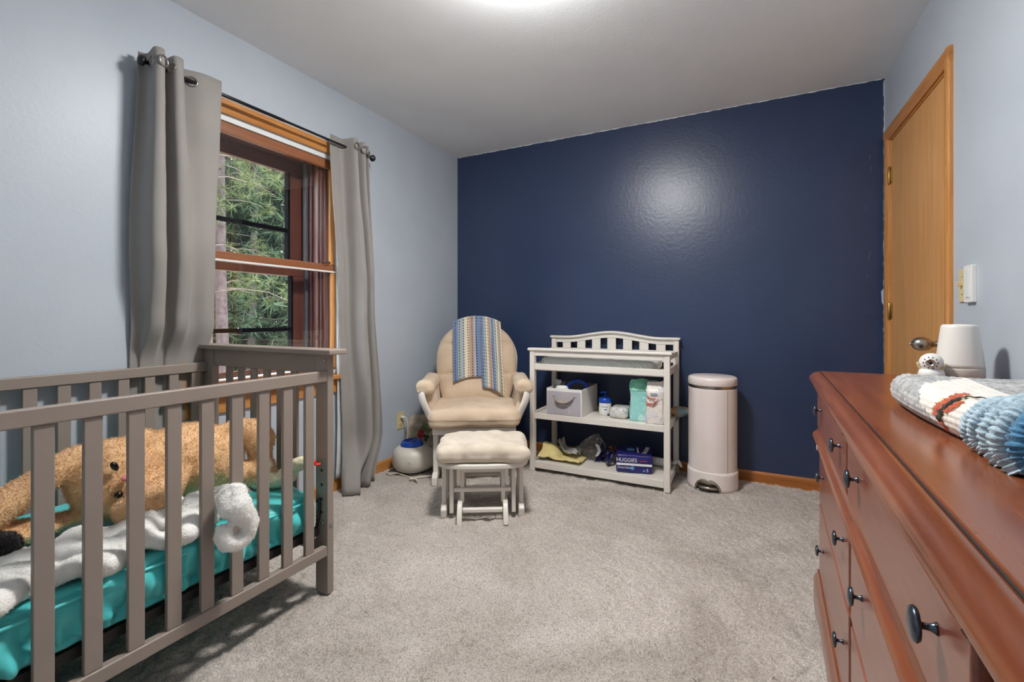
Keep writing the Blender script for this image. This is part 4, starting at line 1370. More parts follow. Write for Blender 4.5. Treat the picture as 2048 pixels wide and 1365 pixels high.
# storage bin with its contents
M['bin_white'] = fabric('white_bin_cloth', (224, 222, 218), .8, 4, 500, .15)
M['bin_grey'] = fabric('lilac_grey_bin_cloth', (176, 172, 178), .85, 5, 500, .2)
M['bin_dark'] = plain('grey_lining', (112, 110, 112), .9, 4)
sb = thing('storage_bin', 'white cloth storage bin with a grey front and fabric handle', 'bin', (1.153, -.28, .394))
BX0, BX1, BY0, BY1, BZ0, BZ1 = 1.030, 1.280, -.462, -.110, .394, .578
t_ = .005
MB().box(BX0, BX1, BY0, BY1, BZ0, BZ0 + t_).build('bottom', 'bin_white', sb)
MB().box(BX0, BX1, BY0, BY0 + t_, BZ0 + t_, BZ1).build('front', 'bin_white', sb, bevel=.002)
MB().box(BX0, BX1, BY1 - t_, BY1, BZ0 + t_, BZ1).build('back', 'bin_dark', sb, bevel=.002)
MB().box(BX0, BX0 + t_, BY0 + t_, BY1 - t_, BZ0 + t_, BZ1).build('side', 'bin_white', sb, bevel=.002)
MB().box(BX1 - t_, BX1, BY0 + t_, BY1 - t_, BZ0 + t_, BZ1).build('side', 'bin_white', sb, bevel=.002)
MB().box(BX0 + .004, BX1 - .010, BY0 - .003, BY0, BZ0 + .010, BZ1 - .018).build('front_panel', 'bin_grey', sb, bevel=.001)
hp = smooth_poly([(1.098, BY0 - .006, .525), (1.110, BY0 - .016, .505), (1.140, BY0 - .022, .492), (1.180, BY0 - .022, .496), (1.212, BY0 - .014, .515), (1.222, BY0 - .006, .528)], 20)
MB().tube([tuple(p) for p in hp], [.006, .009, .012, .014, .015, .015, .015, .014, .014, .014, .014, .013, .012, .012, .012, .011, .010, .009, .007, .005], 8, True, .5).build('handle', fabric('taupe_handle', (156, 146, 136), .9, 10), sb, smooth=True)
for x in (1.085, 1.232):
    MB().box(x - .012, x + .012, BY0 - .0045, BY0 - .002, .524, .527).build('handle_slot', 'cord_gray', sb)
MB().box(1.118, 1.190, BY0 - .0042, BY0 - .0028, .418, .470).build('label_pocket', 'bin_white', sb, bevel=.0005)
MB().box(1.1195, 1.1885, BY0 - .0048, BY0 - .0040, .4195, .466).build('pocket_insert', 'bin_grey', sb)
ba = thing('blue_arch_handle', 'blue plastic arched handle sticking out of the storage bin', 'toy', (1.19, -.30, .52))
arcp = [(1.195 + .070 * cos(a), -.31 + .03 * cos(a), .540 + .072 * sin(a)) for a in [pi * k / 18 for k in range(-3, 22)]]
MB().tube(arcp, .0115, 12, True, 1.2).build('arch', 'blue_plastic', ba, smooth=True)
MB().tube([(arcp[2][0], arcp[2][1], arcp[2][2]), (arcp[-3][0], arcp[-3][1], arcp[-3][2])], .008, 10).build('cross_bar', 'blue_plastic', ba, smooth=True)
wb = thing('plastic_dish', 'white rounded plastic dish resting at the bin rim', 'dish', (1.115, -.40, .55))
MB().lathe([(.0001, .024), (.030, .022), (.040, .012), (.042, 0), (.038, -.004), (.0001, -.002)], (1.115, -.395, .566), 24, 'z', 1.1, .7).build('dish', 'white_plastic', wb, smooth=True)
cp = thing('crumpled_wrapper', 'crumpled clear wrapper poking up at the left of the storage bin', 'wrapper', (1.06, -.33, .55))
def crump(c, r, seed, amp=.35, n1=18, n2=12, sc=30):
    c = Vector(c)
    m_ = MB().ell((0, 0, 0), r, n1, n2)
    m_.v = [tuple(c + Vector(v) * (1 + amp * N3(v, sc, seed))) for v in m_.v]
    return m_
crump((1.062, -.33, .598), (.022, .02, .028), 4, .9, 16, 10, 60).build('wrapper', plain('silvery_film', (200, 200, 202), .3, 20, 60), cp)
wt = thing('white_bundle', 'folded white cloth inside the storage bin', 'cloth', (1.15, -.25, .40))
crump((1.155, -.24, .47), (.10, .11, .072), 2, .12, 20, 12, 18).build('cloth', 'bin_white', wt, smooth=True)

# lotion pump bottle
pb = thing('pump_bottle', 'white lotion bottle with a blue pump on the middle shelf', 'bottle', (1.385, -.285, .394))
pc_ = (1.385, -.285, .394)
MB().lathe([(.0001, 0), (.036, 0), (.040, .004), (.042, .03), (.041, .078), (.040, .086), (.0001, .088)], pc_, 28).build('body', 'white_plastic', pb, smooth=True)
MB().lathe([(.0001, .086), (.0425, .086), (.0435, .092), (.0425, .112), (.034, .118), (.014, .120), (.012, .132), (.0001, .132)], pc_, 28).build('cap', 'blue_plastic', pb, smooth=True)
b = MB().lathe([(.0001, .130), (.006, .130), (.006, .148), (.011, .150), (.012, .158), (.0001, .160)], pc_, 16)
b.tube([(pc_[0], pc_[1], pc_[2] + .154), (pc_[0] - .022, pc_[1] - .006, pc_[2] + .153), (pc_[0] - .034, pc_[1] - .009, pc_[2] + .147)], [.007, .006, .004], 8)
b.build('pump_head', 'blue_plastic', pb, smooth=True)
M['ink_blue'] = plain('label_blue', (58, 86, 132), .6, 4)
M['ink_grey'] = plain('label_grey', (140, 150, 164), .6, 4)
def wrap_patch(c, r, a0, a1, z0, z1, nm, mat, parent):
    MB().grid(lambda u, v: (c[0] + r * cos(a0 + (a1 - a0) * u), c[1] + r * sin(a0 + (a1 - a0) * u), c[2] + z0 + (z1 - z0) * v), 10, 3).build(nm, mat, parent, smooth=True, fix=False)
af = -pi / 2 + .25
wrap_patch(pc_, .0425, af - .65, af + .55, .058, .063, 'label_line', 'ink_grey', pb)
wrap_patch(pc_, .0425, af - .12, af + .30, .040, .046, 'label_line', 'ink_blue', pb)
wrap_patch(pc_, .0425, af + .35, af + .95, .004, .016, 'label_corner', 'ink_blue', pb)

def speckle(nm, bg, fg, scale, thr=.55):
    t = NT(nm)
    f = t.noise(t.coords(), scale, 3, .7)
    t.link(t.ramp(f, [(thr - .04, bg), (thr + .04, fg)]), t.p.inputs['Base Color'])
    t.set(Roughness=.3)
    t.bump(t.noise(t.coords(), 60, 3), .5, .01)
    return t.m
fp = thing('foil_wipes_pack', 'small silvery speckled wipes pack beside the pump bottle', 'pack', (1.495, -.30, .394))
MB().rbox((1.495, -.30, .430), (.060, .075, .036), .024, (8, 10, 4), lambda p, n: .004 * N3(p, 40, 2)).build('pack', speckle('silver_speckle', (206, 204, 200), (136, 132, 130), 60, .6), fp, smooth=True)
def bag(thingname, label, c, hx, hy, h, mat, topmat, seed, taper=.78, rz=.2):
    r = thing(thingname, label, 'pack', c)
    R = Matrix.Rotation(rz, 3, 'Z')
    C = Vector(c)
    def pt(u, v):
        a = 2 * pi * u
        e = 2 / 4.5
        k = 1 - (1 - taper) * v ** 2 + .04 * sin(v * 9)
        x = hx * k * math.copysign(abs(cos(a)) ** e, cos(a)); y = hy * (k if v < .75 else k * max(.12, 1 - (v - .75) * 3.3)) * math.copysign(abs(sin(a)) ** e, sin(a))
        p = Vector((x, y, h * v))
        w = .006 * N3((x * 30, y * 30, v * 6), 1, seed) + .004 * N3((x * 70, y * 70, v * 16), 1, seed + 2)
        return C + R @ (p + Vector((x, y, 0)).normalized() * w + Vector((0, 0, .012 * N3((x * 25, y * 25, 2), 1, seed) * (v > .9))))
    b = MB().grid(pt, 40, 26, cu=True)
    nb = len(b.v)
    b.f.append(tuple(i * 26 for i in range(39, -1, -1)))
    b.build('bag', mat, r, smooth=True)
    if topmat:
        def pt2(u, v):
            q = pt(u, .74 + .26 * v)
            d = (q - C); d.z = 0
            return q + d.normalized() * (.004 + .016 * v * abs(N3((u * 9, v * 2, 1), 1, seed)))
        MB().grid(pt2, 40, 8, cu=True).build('bag_top', topmat, r, smooth=True)
    return r
gb = bag('wipes_bag', 'pale green refill wipes bag standing on the middle shelf', (1.625, -.335, .394), .062, .045, .262, speckle('mint_film', (146, 206, 200), (196, 226, 222), 14, .56), plain('mint_dark_top', (120, 196, 168), .3, 18, 30), 3)
db = bag('diaper_pack', 'white diaper pack with pink print at the right end of the middle shelf', (1.735, -.375, .394), .058, .062, .262, speckle('white_pack', (226, 218, 208), (206, 206, 214), 26, .55), None, 7, .92, .05)
# the pink scribbled motif of the white pack, as flat printed marks
M['pink_print'] = plain('pink_print_ink', (206, 116, 104), .5, 26, 90)
rr = random.Random(5)
for k in range(12):
    x = 1.690 + .06 * rr.random(); z = .395 + .115 + .05 * rr.random()
    L = .010 + .012 * rr.random(); a = rr.uniform(-1, 1)
    q = Matrix.Translation((x - 1.735, -.4405 + .375, z - .394)) @ Matrix.Rotation(a, 4, 'Y')
    MB().box(-L, L, -.0012, .0012, -.0022, .0022, q).build('printed_mark', 'pink_print', db, world=False)
MB().box(-.022, .020, -.0672, -.0655, .182, .194).build('printed_label', 'ink_grey', db, world=False)
sk = thing('snack_bag', 'orange and blue crinkled bag sticking out behind the table leg', 'bag', (1.835, -.10, .394))
crump((1.845, -.135, .432), (.065, .045, .036), 9, .30, 26, 14, 22).build('bag', speckle('orange_blue_film', (196, 152, 112), (126, 172, 186), 16, .55), sk, smooth=True)

# bottom shelf
M['yellow'] = fabric('yellow_flannel', (216, 200, 138), .95, 8, 400, .2, .2)
M['grey_cloth'] = fabric('grey_stripe_cloth', (160, 158, 154), .95, 22, 500, .2, .2, 30)
yc = thing('yellow_cloth', 'yellow flannel cloth crumpled on the bottom shelf', 'cloth', (1.08, -.30, .062))
def ycl(u, v):
    x = .948 + .30 * u; y = -.425 + (.23 - .06 * u) * v
    hgt = .010 + .085 * max(0, 1 - ((u - .02) / .42) ** 2) * math.exp(-((v - .55) / .40) ** 2) + .022 * math.exp(-((v - .08) / .10) ** 2) * u
    return (x + .01 * N3((u * 4, v * 4, 1), 1, 2), y - .05 * u * (1 - v) * 0 + .02 * sin(u * 3), .064 + max(.002, hgt + .014 * N3((u * 6, v * 5, 3), 1, 3)))
shell(MB().grid(ycl, 40, 30).build('cloth', 'yellow', yc, smooth=True, fix=False), .006, 1)
gc = thing('grey_cloth', 'small grey striped cloth tossed over the yellow cloth', 'cloth', (1.10, -.25, .11))
def gcl(u, v):
    p = smooth_poly([(1.045, -.245, .175), (1.06, -.26, .150), (1.095, -.275, .118), (1.14, -.285, .118), (1.175, -.29, .128), (1.20, -.295, .112)], 30)[min(29, int(u * 29))]
    return (p[0] + .012 * v, p[1] + (v - .5) * .085, p[2] + .014 * sin(v * 9 + u * 6) + .008 * N3((u * 6, v * 6, 2)))
shell(MB().grid(gcl, 30, 20).build('cloth', 'grey_cloth', gc, smooth=True, fix=False), .006, 1)
cb_ = thing('clear_bag', 'clear crinkled plastic bag behind the cloths on the bottom shelf', 'bag', (1.22, -.17, .062))
def cbp(u, v):
    a = 2 * pi * u
    r = (.115 * (1 - v) ** .6 + .01) * (1 + .25 * N3((cos(a) * 2, sin(a) * 2, v * 3), 1, 5))
    return (1.235 + r * cos(a) * 1.05 + .05 * v, -.165 + r * sin(a) * .75, .064 + .150 * v * (1 + .18 * N3((cos(a) * 2, sin(a) * 2, 1), 1, 8)) + .004)
MB().grid(cbp, 44, 22, cu=True).build('film', 'film', cb_, smooth=False, fix=False)
M['navy_film'] = plain('navy_print_film', (26, 26, 74), .25, 6, 30)
dk = thing('dark_wrapper', 'torn dark blue wrapper beside the navy diaper box', 'wrapper', (1.38, -.28, .062))
def dkp(u, v):
    x = 1.335 + .105 * u + .015 * N3((u * 3, v * 3, 0), 1, 2)
    y = -.30 + .05 * sin(u * 4 + v * 2) + .02 * N3((u * 7, v * 5, 1), 1, 3)
    return (x + .035 * (v - .5), y, .066 + .125 * v * (1 - .25 * u) + .012 * N3((u * 8, v * 8, 4), 1, 4))
shell(MB().grid(dkp, 30, 26).build('wrapper', 'navy_film', dk, smooth=False, fix=False), .003, 0)
MB().grid(lambda u, v: (1.322 + .020 * sin(v * 3.1) + .018 * u, -.315 + .012 * u, .112 + .080 * v), 6, 14).build('torn_white_edge', 'white_plastic', dk, smooth=True, fix=False)
crump((1.42, -.235, .145), (.035, .03, .032), 11, .5, 16, 10, 40).build('foil_lining', speckle('brown_foil', (58, 42, 44), (176, 120, 84), 60, .58), dk, smooth=False)
# navy diaper box with its print
M['navy_box'] = plain('navy_box_card', (34, 34, 104), .28, 5, 20)
M['print_white'] = plain('print_white', (232, 232, 236), .5, 2)
M['print_blue'] = plain('print_light_blue', (96, 150, 214), .5, 4)
M['print_redpink'] = plain('print_rose', (206, 70, 84), .5, 4)
dbx = thing('diaper_box', 'navy diaper pack with white brand lettering on the bottom shelf', 'pack', (1.577, -.285, .063), math.radians(14))
HX, HY, HZ = .112, .115, .116
MB().rbox((0, 0, HZ / 2), (HX, HY, HZ / 2), .012, (10, 10, 6), lambda p, n: .003 * N3(p, 22, 3)).build('pack', 'navy_box', dbx, world=False, smooth=True)
MB().box(-HX + .002, HX - .004, -HY - .0040, -HY - .002, .050, .0635).build('white_band', 'print_white', dbx, world=False)
FRT = Matrix.Translation((0, -HY - .0036, 0)) @ Matrix.Rotation(pi / 2, 4, 'X')
text_part('brand_lettering', 'HUGGIES', .034, 'print_white', dbx, Matrix.Translation((-.047, -HY - .0036, .083)) @ Matrix.Rotation(pi / 2, 4, 'X') @ Matrix.Scale(.92, 4, (1, 0, 0)))
text_part('line_lettering', 'Overnites', .021, 'print_white', dbx, Matrix.Translation((-.062, -HY - .0036, .036)) @ Matrix.Rotation(pi / 2, 4, 'X'))
text_part('size_number', '5', .026, 'print_white', dbx, Matrix.Translation((.080, -HY - .0036, .024)) @ Matrix.Rotation(pi / 2, 4, 'X'))
MB().lathe([(.0001, 0), (.012, 0), (.012, .0012), (.0001, .0014)], (-.012, -HY - .0026, .034), 20, 'y').build('blue_dot', 'print_blue', dbx, world=False)
MB().box(.052, .066, -HY - .0040, -HY - .0025, .016, .026).build('size_caption', 'print_blue', dbx, world=False)
MB().box(.030, .078, -HY - .0040, -HY - .0025, .080, .083).build('rose_stroke', 'print_redpink', dbx, world=False)
text_part('top_lettering', 'HUGGIES', .038, 'print_white', dbx, Matrix.Translation((.080, .0, HZ + .0036)) @ Matrix.Rotation(math.radians(78), 4, 'Z'))
MB().lathe([(.0001, .0012), (.026, .0012), (.026, 0), (.0001, 0)], (-.02, .0, HZ + .0030), 24, 'z', 1, 1.4).build('blue_patch', 'print_blue', dbx, world=False)
MB().box(.020, .030, -.055, .055, HZ + .0028, HZ + .0040).build('white_line', 'print_white', dbx, world=False)
wtb = thing('white_tube', 'white tube lying behind the navy diaper pack', 'tube', (1.745, -.185, .066))
MB().tube([(1.66, -.165, .092), (1.72, -.172, .092), (1.775, -.178, .090)], [.028, .028, .026], 16).build('tube', 'white_plastic', wtb, smooth=True)
MB().tube([(1.775, -.178, .090), (1.785, -.179, .090), (1.790, -.180, .090)], [.018, .018, .014], 14).build('cap', 'white_vinyl', wtb, smooth=True)
wbo = thing('white_spray_nozzle', 'white spray nozzle leaning against the right table leg', 'bottle', (1.81, -.155, .05))
b = MB().tube([(1.806, -.15, .085), (1.822, -.155, .095), (1.838, -.16, .108)], [.010, .012, .010], 10)
b.tube([(1.838, -.16, .112), (1.856, -.165, .086), (1.862, -.168, .074)], [.012, .009, .006], 10)
b.build('nozzle', 'white_plastic', wbo, smooth=True)

# ---------------------------------------------------------------- pedal bin
BC = (2.048, -.197, 0)
pbn = thing('pedal_bin', 'tall blush white step diaper pail with a steel pedal', 'trash can', BC)
MB().lathe([(.0001, .112), (.1415, .112), (.1415, .618), (.0001, .618)], BC, 56).build('body', 'bin_pink', pbn, smooth=False, bevel=.004)
MB().lathe([(.0001, .618), (.1385, .618), (.1385, .636), (.0001, .636)], BC, 56).build('steel_ring', 'steel', pbn, smooth=False, bevel=.001)
MB().lathe([(.0001, .636), (.141, .636), (.1435, .640), (.1435, .672), (.139, .683), (.128, .688), (.0001, .690)], BC, 56).build('lid', 'bin_pink', pbn, smooth=True)
# base ring with an arched opening for the pedal
PA = -pi / 2 - .14
def base_pt(u, v):
    a = PA + 2 * pi * (u - .5)
    d = abs((u - .5) * 2 * pi * .147)
    z0 = .072 * max(0, 1 - (d / .074) ** 2) ** .5 if d < .074 else 0
    z = z0 + (.116 - z0) * v
    r = .1475 - (.003 * max(0, v - .9) * 10)
    return (BC[0] + r * cos(a), BC[1] + r * sin(a), z)
o = MB().grid(base_pt, 181, 8).build('base', 'bin_base', pbn, smooth=True, fix=False)
shell(o, .006, -1)
rimp = []
for k in range(25):
    d = .074 * cos(pi * k / 24)
    z = .072 * sin(pi * k / 24)
    a = PA + d / .147
    rimp.append((BC[0] + .1485 * cos(a), BC[1] + .1485 * sin(a), max(.004, z)))
MB().tube(rimp, .0065, 8).build('pedal_surround', 'steel', pbn, smooth=True)
MB().lathe([(.0001, .008), (.132, .008), (.132, .112), (.0001, .112)], BC, 40).build('inner_shell', 'steel', pbn, smooth=False, bevel=.002)
pv = Vector((cos(PA), sin(PA), 0)); pt_ = Vector((-sin(PA), cos(PA), 0))
def pedal(u, v):
    a = u * pi
    x = .056 * cos(a); y = .036 * sin(a)
    q = Vector(BC) + pv * (.134 + y * v) + pt_ * (x * (.35 + .65 * v)) + Vector((0, 0, .026 + .010 * (1 - v * v)))
    return q
shell(MB().grid(pedal, 25, 8).build('pedal', 'steel', pbn, smooth=True, fix=False), .012, 0)
sa = -pi / 2 + .70
MB().box(-.0008, .0008, 0, .0012, .116, .614, Matrix.Translation((BC[0] + .1412 * cos(sa), BC[1] + .1412 * sin(sa), 0)) @ Matrix.Rotation(sa - pi / 2, 4, 'Z')).build('body_seam', 'cord_gray', pbn)

# ---------------------------------------------------------------- dresser (local x runs along the front towards the camera, y into the wall)
DR = thing('dresser', 'cherry stained wooden dresser with dark round knobs along the right wall', 'dresser', (2.4795, -1.335, 0), -math.radians(92.31))
DL, DD = 1.575, .432
MB().box(.012, DL, .022, DD, .05, .803).build('carcass', 'dr_body', DR, world=False, bevel=.003)
# top: slab with a stepped, rounded front edge
pr = [(.004, .803), (-.010, .807), (-.013, .815), (-.022, .818), (-.029, .826), (-.028, .836), (-.021, .846), (-.010, .8525), (.002, .8550), (.007, .8530), (.009, .857), (DD + .004, .857), (DD + .004, .803)]
MB().prism(pr, -.012, DL + .085, 'yz').build('top', 'dr_top', DR, world=False, bevel=.0015)
MB().box(-.010, DL + .083, .0045, .0068, .8552, .8562).build('edge_groove', 'dark_wire', DR, world=False)
# face frame
for x0, x1 in ((.012, .034), (.752, .796), (1.522, 1.552)):
    MB().box(x0, x1, .006, .022, .10, .803).build('stile', 'dr_body', DR, world=False, bevel=.002)
MB().prism([(.018, .604), (-.004, .605), (-.016, .612), (-.020, .624), (-.016, .634), (-.006, .640), (-.002, .652), (.018, .655)], .002, DL + .006, 'yz').build('mid_molding', 'dr_top', DR, world=False, bevel=.0015)
MB().prism([(.022, .040), (-.016, .040), (-.016, .090), (-.012, .104), (-.006, .112), (-.004, .126), (.022, .130)], -.004, DL + .018, 'yz').build('base_molding', 'dr_top', DR, world=False, bevel=.002)
MB().prism([(0, 0), (.10, 0), (.14, .014), (.22, .040), (0, .040)], -.016, .012, 'xz').build('bracket_foot', 'dr_body', DR, world=False, bevel=.003)
MB().prism([(DL, 0), (DL - .10, 0), (DL - .14, .014), (DL - .22, .040), (DL, .040)], -.016, .012, 'xz').build('bracket_foot', 'dr_body', DR, world=False, bevel=.003)
for x in (0.0, DL - .06):
    MB().box(x, x + .06, DD - .06, DD, 0, .05).build('back_foot', 'dr_body', DR, world=False, bevel=.003)
def knob(x, z, par, y0):
    k = MB().lathe([(.0001, .0), (.0065, .0), (.0048, -.003), (.0034, -.006), (.0034, -.012), (.008, -.0135), (.0160, -.0150), (.0178, -.0175), (.0160, -.0208), (.009, -.0228), (.0001, -.0232)], (x, y0, z), 22, 'y')
    return k.build('knob', 'bronze', par, world=False, smooth=True)
cols = ((.022, .758), (.790, 1.515))
kn = ((.175, .668), (.938, 1.425))
rows = ((.659, .800, .742), (.393, .601, .516), (.134, .381, .268))
for ci, (x0, x1) in enumerate(cols):
    for ri, (z0, z1, zk) in enumerate(rows):
        if ri == 0:
            d = MB().prism([(x0, z0), (x1, z0), (x1, z1), (x0, z1)], -.006, .016, 'xz').build('drawer', 'dr_front', DR, world=False, bevel=.005, seg=3)
            MB().prism([(.004, z1 - .002), (-.010, z1 - .002), (-.013, z1 - .008), (-.009, z1 - .014), (.004, z1 - .016)], x0, x1, 'yz').build('drawer_bead', 'dr_top', d, world=False, bevel=.001)
            y0 = -.006
        else:
            d = MB().prism([(x0, z0), (x1, z0), (x1, z1), (x0, z1)], .000, .016, 'xz').build('drawer', 'dr_front', DR, world=False, bevel=.004, seg=2)
            y0 = .000
        for xk in kn[ci]:
            knob(xk, zk, d, y0)
MB().box(.20, .214, -.0215, -.0190, .616, .630).build('chipped_patch', plain('bare_chip', (214, 196, 186), .8, 8), DR, world=False, bevel=.001)

# ---------------------------------------------------------------- things on the dresser
TZ = .857
nl = thing('night_light', 'white translucent cone shaped night light on the dresser', 'lamp', (2.843, -1.420, TZ))
nc = (2.843, -1.420, TZ)
def milk():
    t = NT('milky_plastic')
    t.p.inputs['Base Color'].default_value = lin((226, 224, 218))
    t.set(Roughness=.4)
    t.p.inputs['Subsurface Weight'].default_value = .3
    t.p.inputs['Subsurface Radius'].default_value = (.02, .02, .02)
    t.bump(t.noise(t.coords(), 400, 2), .03, .001)
    return t.m
M['milk'] = milk()
MB().lathe([(.0001, .040), (.0585, .040), (.0575, .052), (.0445, .166), (.043, .172), (.039, .1755), (.0001, .177)], nc, 44).build('shade', 'milk', nl, smooth=True)
MB().lathe([(.0001, .0), (.054, .0), (.0585, .004), (.0595, .036), (.0585, .040), (.0001, .040)], nc, 44).build('base', plain('speaker_grey', (196, 190, 182), .7, 5, 300), nl, smooth=True)
cmr = thing('baby_monitor', 'white swivel baby monitor camera in front of the night light', 'camera', (2.760, -1.475, TZ))
cc = Vector((2.760, -1.475, TZ))
vdir = Vector((2.2465 - 2.765 - .12, -3.3662 + 1.455, .10)).normalized()
MB().lathe([(.0001, 0), (.031, 0), (.033, .004), (.032, .024), (.028, .036), (.0001, .038)], cc, 32).build('base', 'white_plastic', cmr, smooth=True)
hc_ = cc + Vector((0, 0, .056))
MB().ell(hc_, (.030, .030, .030), 32, 20).build('head', 'white_plastic', cmr, smooth=True)
Q = vdir.to_track_quat('Z', 'Y').to_matrix()
lz = MB().lathe([(.0001, .0297), (.0115, .0292), (.0118, .0330), (.0093, .0338), (.0085, .0318), (.0001, .0318)], (0, 0, 0), 24)
lz.v = [tuple(hc_ + Q @ Vector(v)) for v in lz.v]
lz.build('lens_ring', 'steel', cmr, smooth=True)
lz = MB().lathe([(.0001, .0320), (.0042, .0320), (.0036, .0332), (.0001, .0334)], (0, 0, 0), 16)
lz.v = [tuple(hc_ + Q @ Vector(v)) for v in lz.v]
lz.build('lens', 'lens', cmr, smooth=True)
for k in range(10):
    a = 2 * pi * k / 10
    p = hc_ + Q @ (Vector((sin(.60) * cos(a), sin(.60) * sin(a), cos(.60))) * .0299)
    MB().ell(p, .0021, 8, 6).build('infrared_dot', 'lens', cmr, smooth=True)
ring = []
sidev = vdir.cross(Vector((0, 0, 1))).normalized()
for k in range(19):
    a = pi * k / 18
    ring.append(hc_ + sidev * .0322 * cos(a) - Vector((0, 0, .0322)) * sin(a) + vdir * .010)
MB().tube(ring, .0028, 8).build('yoke', 'ivory', cmr, smooth=True)
rp = thing('rolled_paper', 'small rolled printed paper at the wall end of the dresser', 'paper', (2.91, -1.56, TZ))
MB().tube([(2.850, -1.585, TZ + .013), (2.930, -1.640, TZ + .013)], .0125, 18).build('roll', speckle('printed_paper', (226, 220, 212), (170, 160, 156), 80, .60), rp, smooth=True)
MB().lathe([(.0001, 0), (.0075, 0), (.0075, .001), (.0001, .001)], (0, 0, 0), 14).build('red_mark', 'pink_print', rp, world=False)
mk = rp.children[-1]; mk.location = (-.0595, -.0265, .013); mk.rotation_euler = (pi / 2, 0, -.97)
lc = thing('lamp_cord', 'dark grey cable running behind the night light', 'cord', (2.91, -1.44, TZ))
MB().tube([tuple(p) for p in smooth_poly([(2.895, -1.435, TZ + .006), (2.915, -1.46, TZ + .008), (2.93, -1.52, TZ + .004), (2.94, -1.62, TZ + .003)], 16)], .0028, 8).build('cable', 'cord_gray', lc, smooth=True)

# ---------------------------------------------------------------- folded knit blanket
def knit_mat(nm, c, d=8):
    t = NT(nm)
    f = t.noise(t.coords(), 90, 3, .6)
    t.link(t.ramp(f, [(.3, vary(c, -d)), (.7, vary(c, d))]), t.p.inputs['Base Color'])
    t.set(Roughness=.95)
    t.p.inputs['Sheen Weight'].default_value = .3
    t.bump(t.noise(t.coords(), 420, 2), .4, .003)
    return t.m
def knit_two(nm):
    t = NT(nm)
    tc = t.add('ShaderNodeTexCoord')
    sp = t.add('ShaderNodeSeparateXYZ'); t.link(tc.outputs['UV'], sp.inputs[0])
    # u: 0 at the far rounded end .. 1 near ; v: around the section
    nz = t.noise(t.coords(), 60, 2)
    ad = t.add('ShaderNodeMath', operation='MULTIPLY_ADD'); ad.inputs[1].default_value = .08; t.link(nz, ad.inputs[0]); t.link(sp.outputs['X'], ad.inputs[2])
    vv = t.add('ShaderNodeMath', operation='MULTIPLY_ADD'); vv.inputs[1].default_value = .9; t.link(sp.outputs['Y'], vv.inputs[0]); t.link(ad.outputs[0], vv.inputs[2])
    g1 = t.add('ShaderNodeMath', operation='LESS_THAN'); g1.inputs[1].default_value = .60; t.link(vv.outputs[0], g1.inputs[0])
    g2 = t.add('ShaderNodeMath', operation='GREATER_THAN'); g2.inputs[1].default_value = .46; t.link(sp.outputs['Y'], g2.inputs[0])
    mxm = t.add('ShaderNodeMath', operation='MAXIMUM'); t.link(g1.outputs[0], mxm.inputs[0]); t.link(g2.outputs[0], mxm.inputs[1])
    f = t.noise(t.coords(), 70, 3, .7)
    grey = t.ramp(f, [(.35, (128, 130, 132)), (.65, (196, 196, 194))])
    wht = t.ramp(f, [(.3, (226, 220, 210)), (.7, (242, 238, 230))])
    mx = t.add('ShaderNodeMix', data_type='RGBA'); t.link(mxm.outputs[0], mx.inputs[0]); t.link(wht, mx.inputs[6]); t.link(grey, mx.inputs[7])
    t.link(mx.outputs[2], t.p.inputs['Base Color'])
    t.set(Roughness=.95); t.p.inputs['Sheen Weight'].default_value = .3
    t.bump(t.noise(t.coords(), 420, 2), .4, .003)
    return t.m
M['knit_main'] = knit_two('white_and_grey_knit')
M['knit_rust'] = knit_mat('rust_knit', (186, 78, 32), 14)
M['knit_black'] = knit_mat('black_knit', (34, 30, 28), 4)
M['knit_yellow'] = knit_mat('pale_yellow_knit', (232, 214, 164), 6)
M['knit_blue'] = knit_mat('light_blue_crochet', (170, 194, 206), 30)
M['knit_teal'] = knit_mat('deep_blue_crochet', (66, 128, 166), 22)
kb = thing('knit_blanket', 'folded white and grey knit blanket with rust leaf and blue crochet', 'blanket', (2.74, -2.2, TZ))
KX0, KX1 = 2.545, 2.915
KY0, KY1 = -1.895, -2.76
KH = .066
def knit_pt(u, v, lift=0.0):
    # section: v=0 bottom front .. .22 front edge .. .25-.8 top .. 1 bottom back
    y = KY0 + (KY1 - KY0) * u
    s = (KY0 - y) / .20
    endk = (1 - max(0, 1 - s) ** 2.4) ** .5 if s < 1 else 1
    h = KH * (.30 + .70 * endk) * (1 + .08 * sin(y * 9))
    xl = KX0 + .085 * (1 - endk) - .012 * sin(u * 5)
    xr = KX1 - .04 * (1 - endk)
    r = h / 2
    rib = .0020 * abs(sin(v * 2 * pi * 17)) + .0008 * sin(u * 620)
    if v < .28:
        a = -pi / 2 - pi * (v / .28)
        x = xl + r + (r + rib + lift) * cos(a); z = r + (r + rib + lift) * sin(a)
    elif v < .86:
        k = (v - .28) / .58
        x = xl + r + (xr - xl - 2 * r) * k
        z = h + rib + lift - .004 * sin(k * pi) + .004 * N3((x * 8, y * 8, 1))
    else:
        a = pi / 2 - pi * (v - .86) / .14
        x = xr - r + (r + rib) * cos(a); z = r + (r + rib) * sin(a)
    return (x, y, TZ + .001 + max(0, z))
b = MB().grid(lambda u, v: knit_pt(u, v), 150, 150)
nb = 150
b.f.append(tuple(range(149, -1, -1)))
b.f.append(tuple((149) * 150 + j for j in range(150)))
b.build('knit_body', 'knit_main', kb, smooth=True, fix=False)
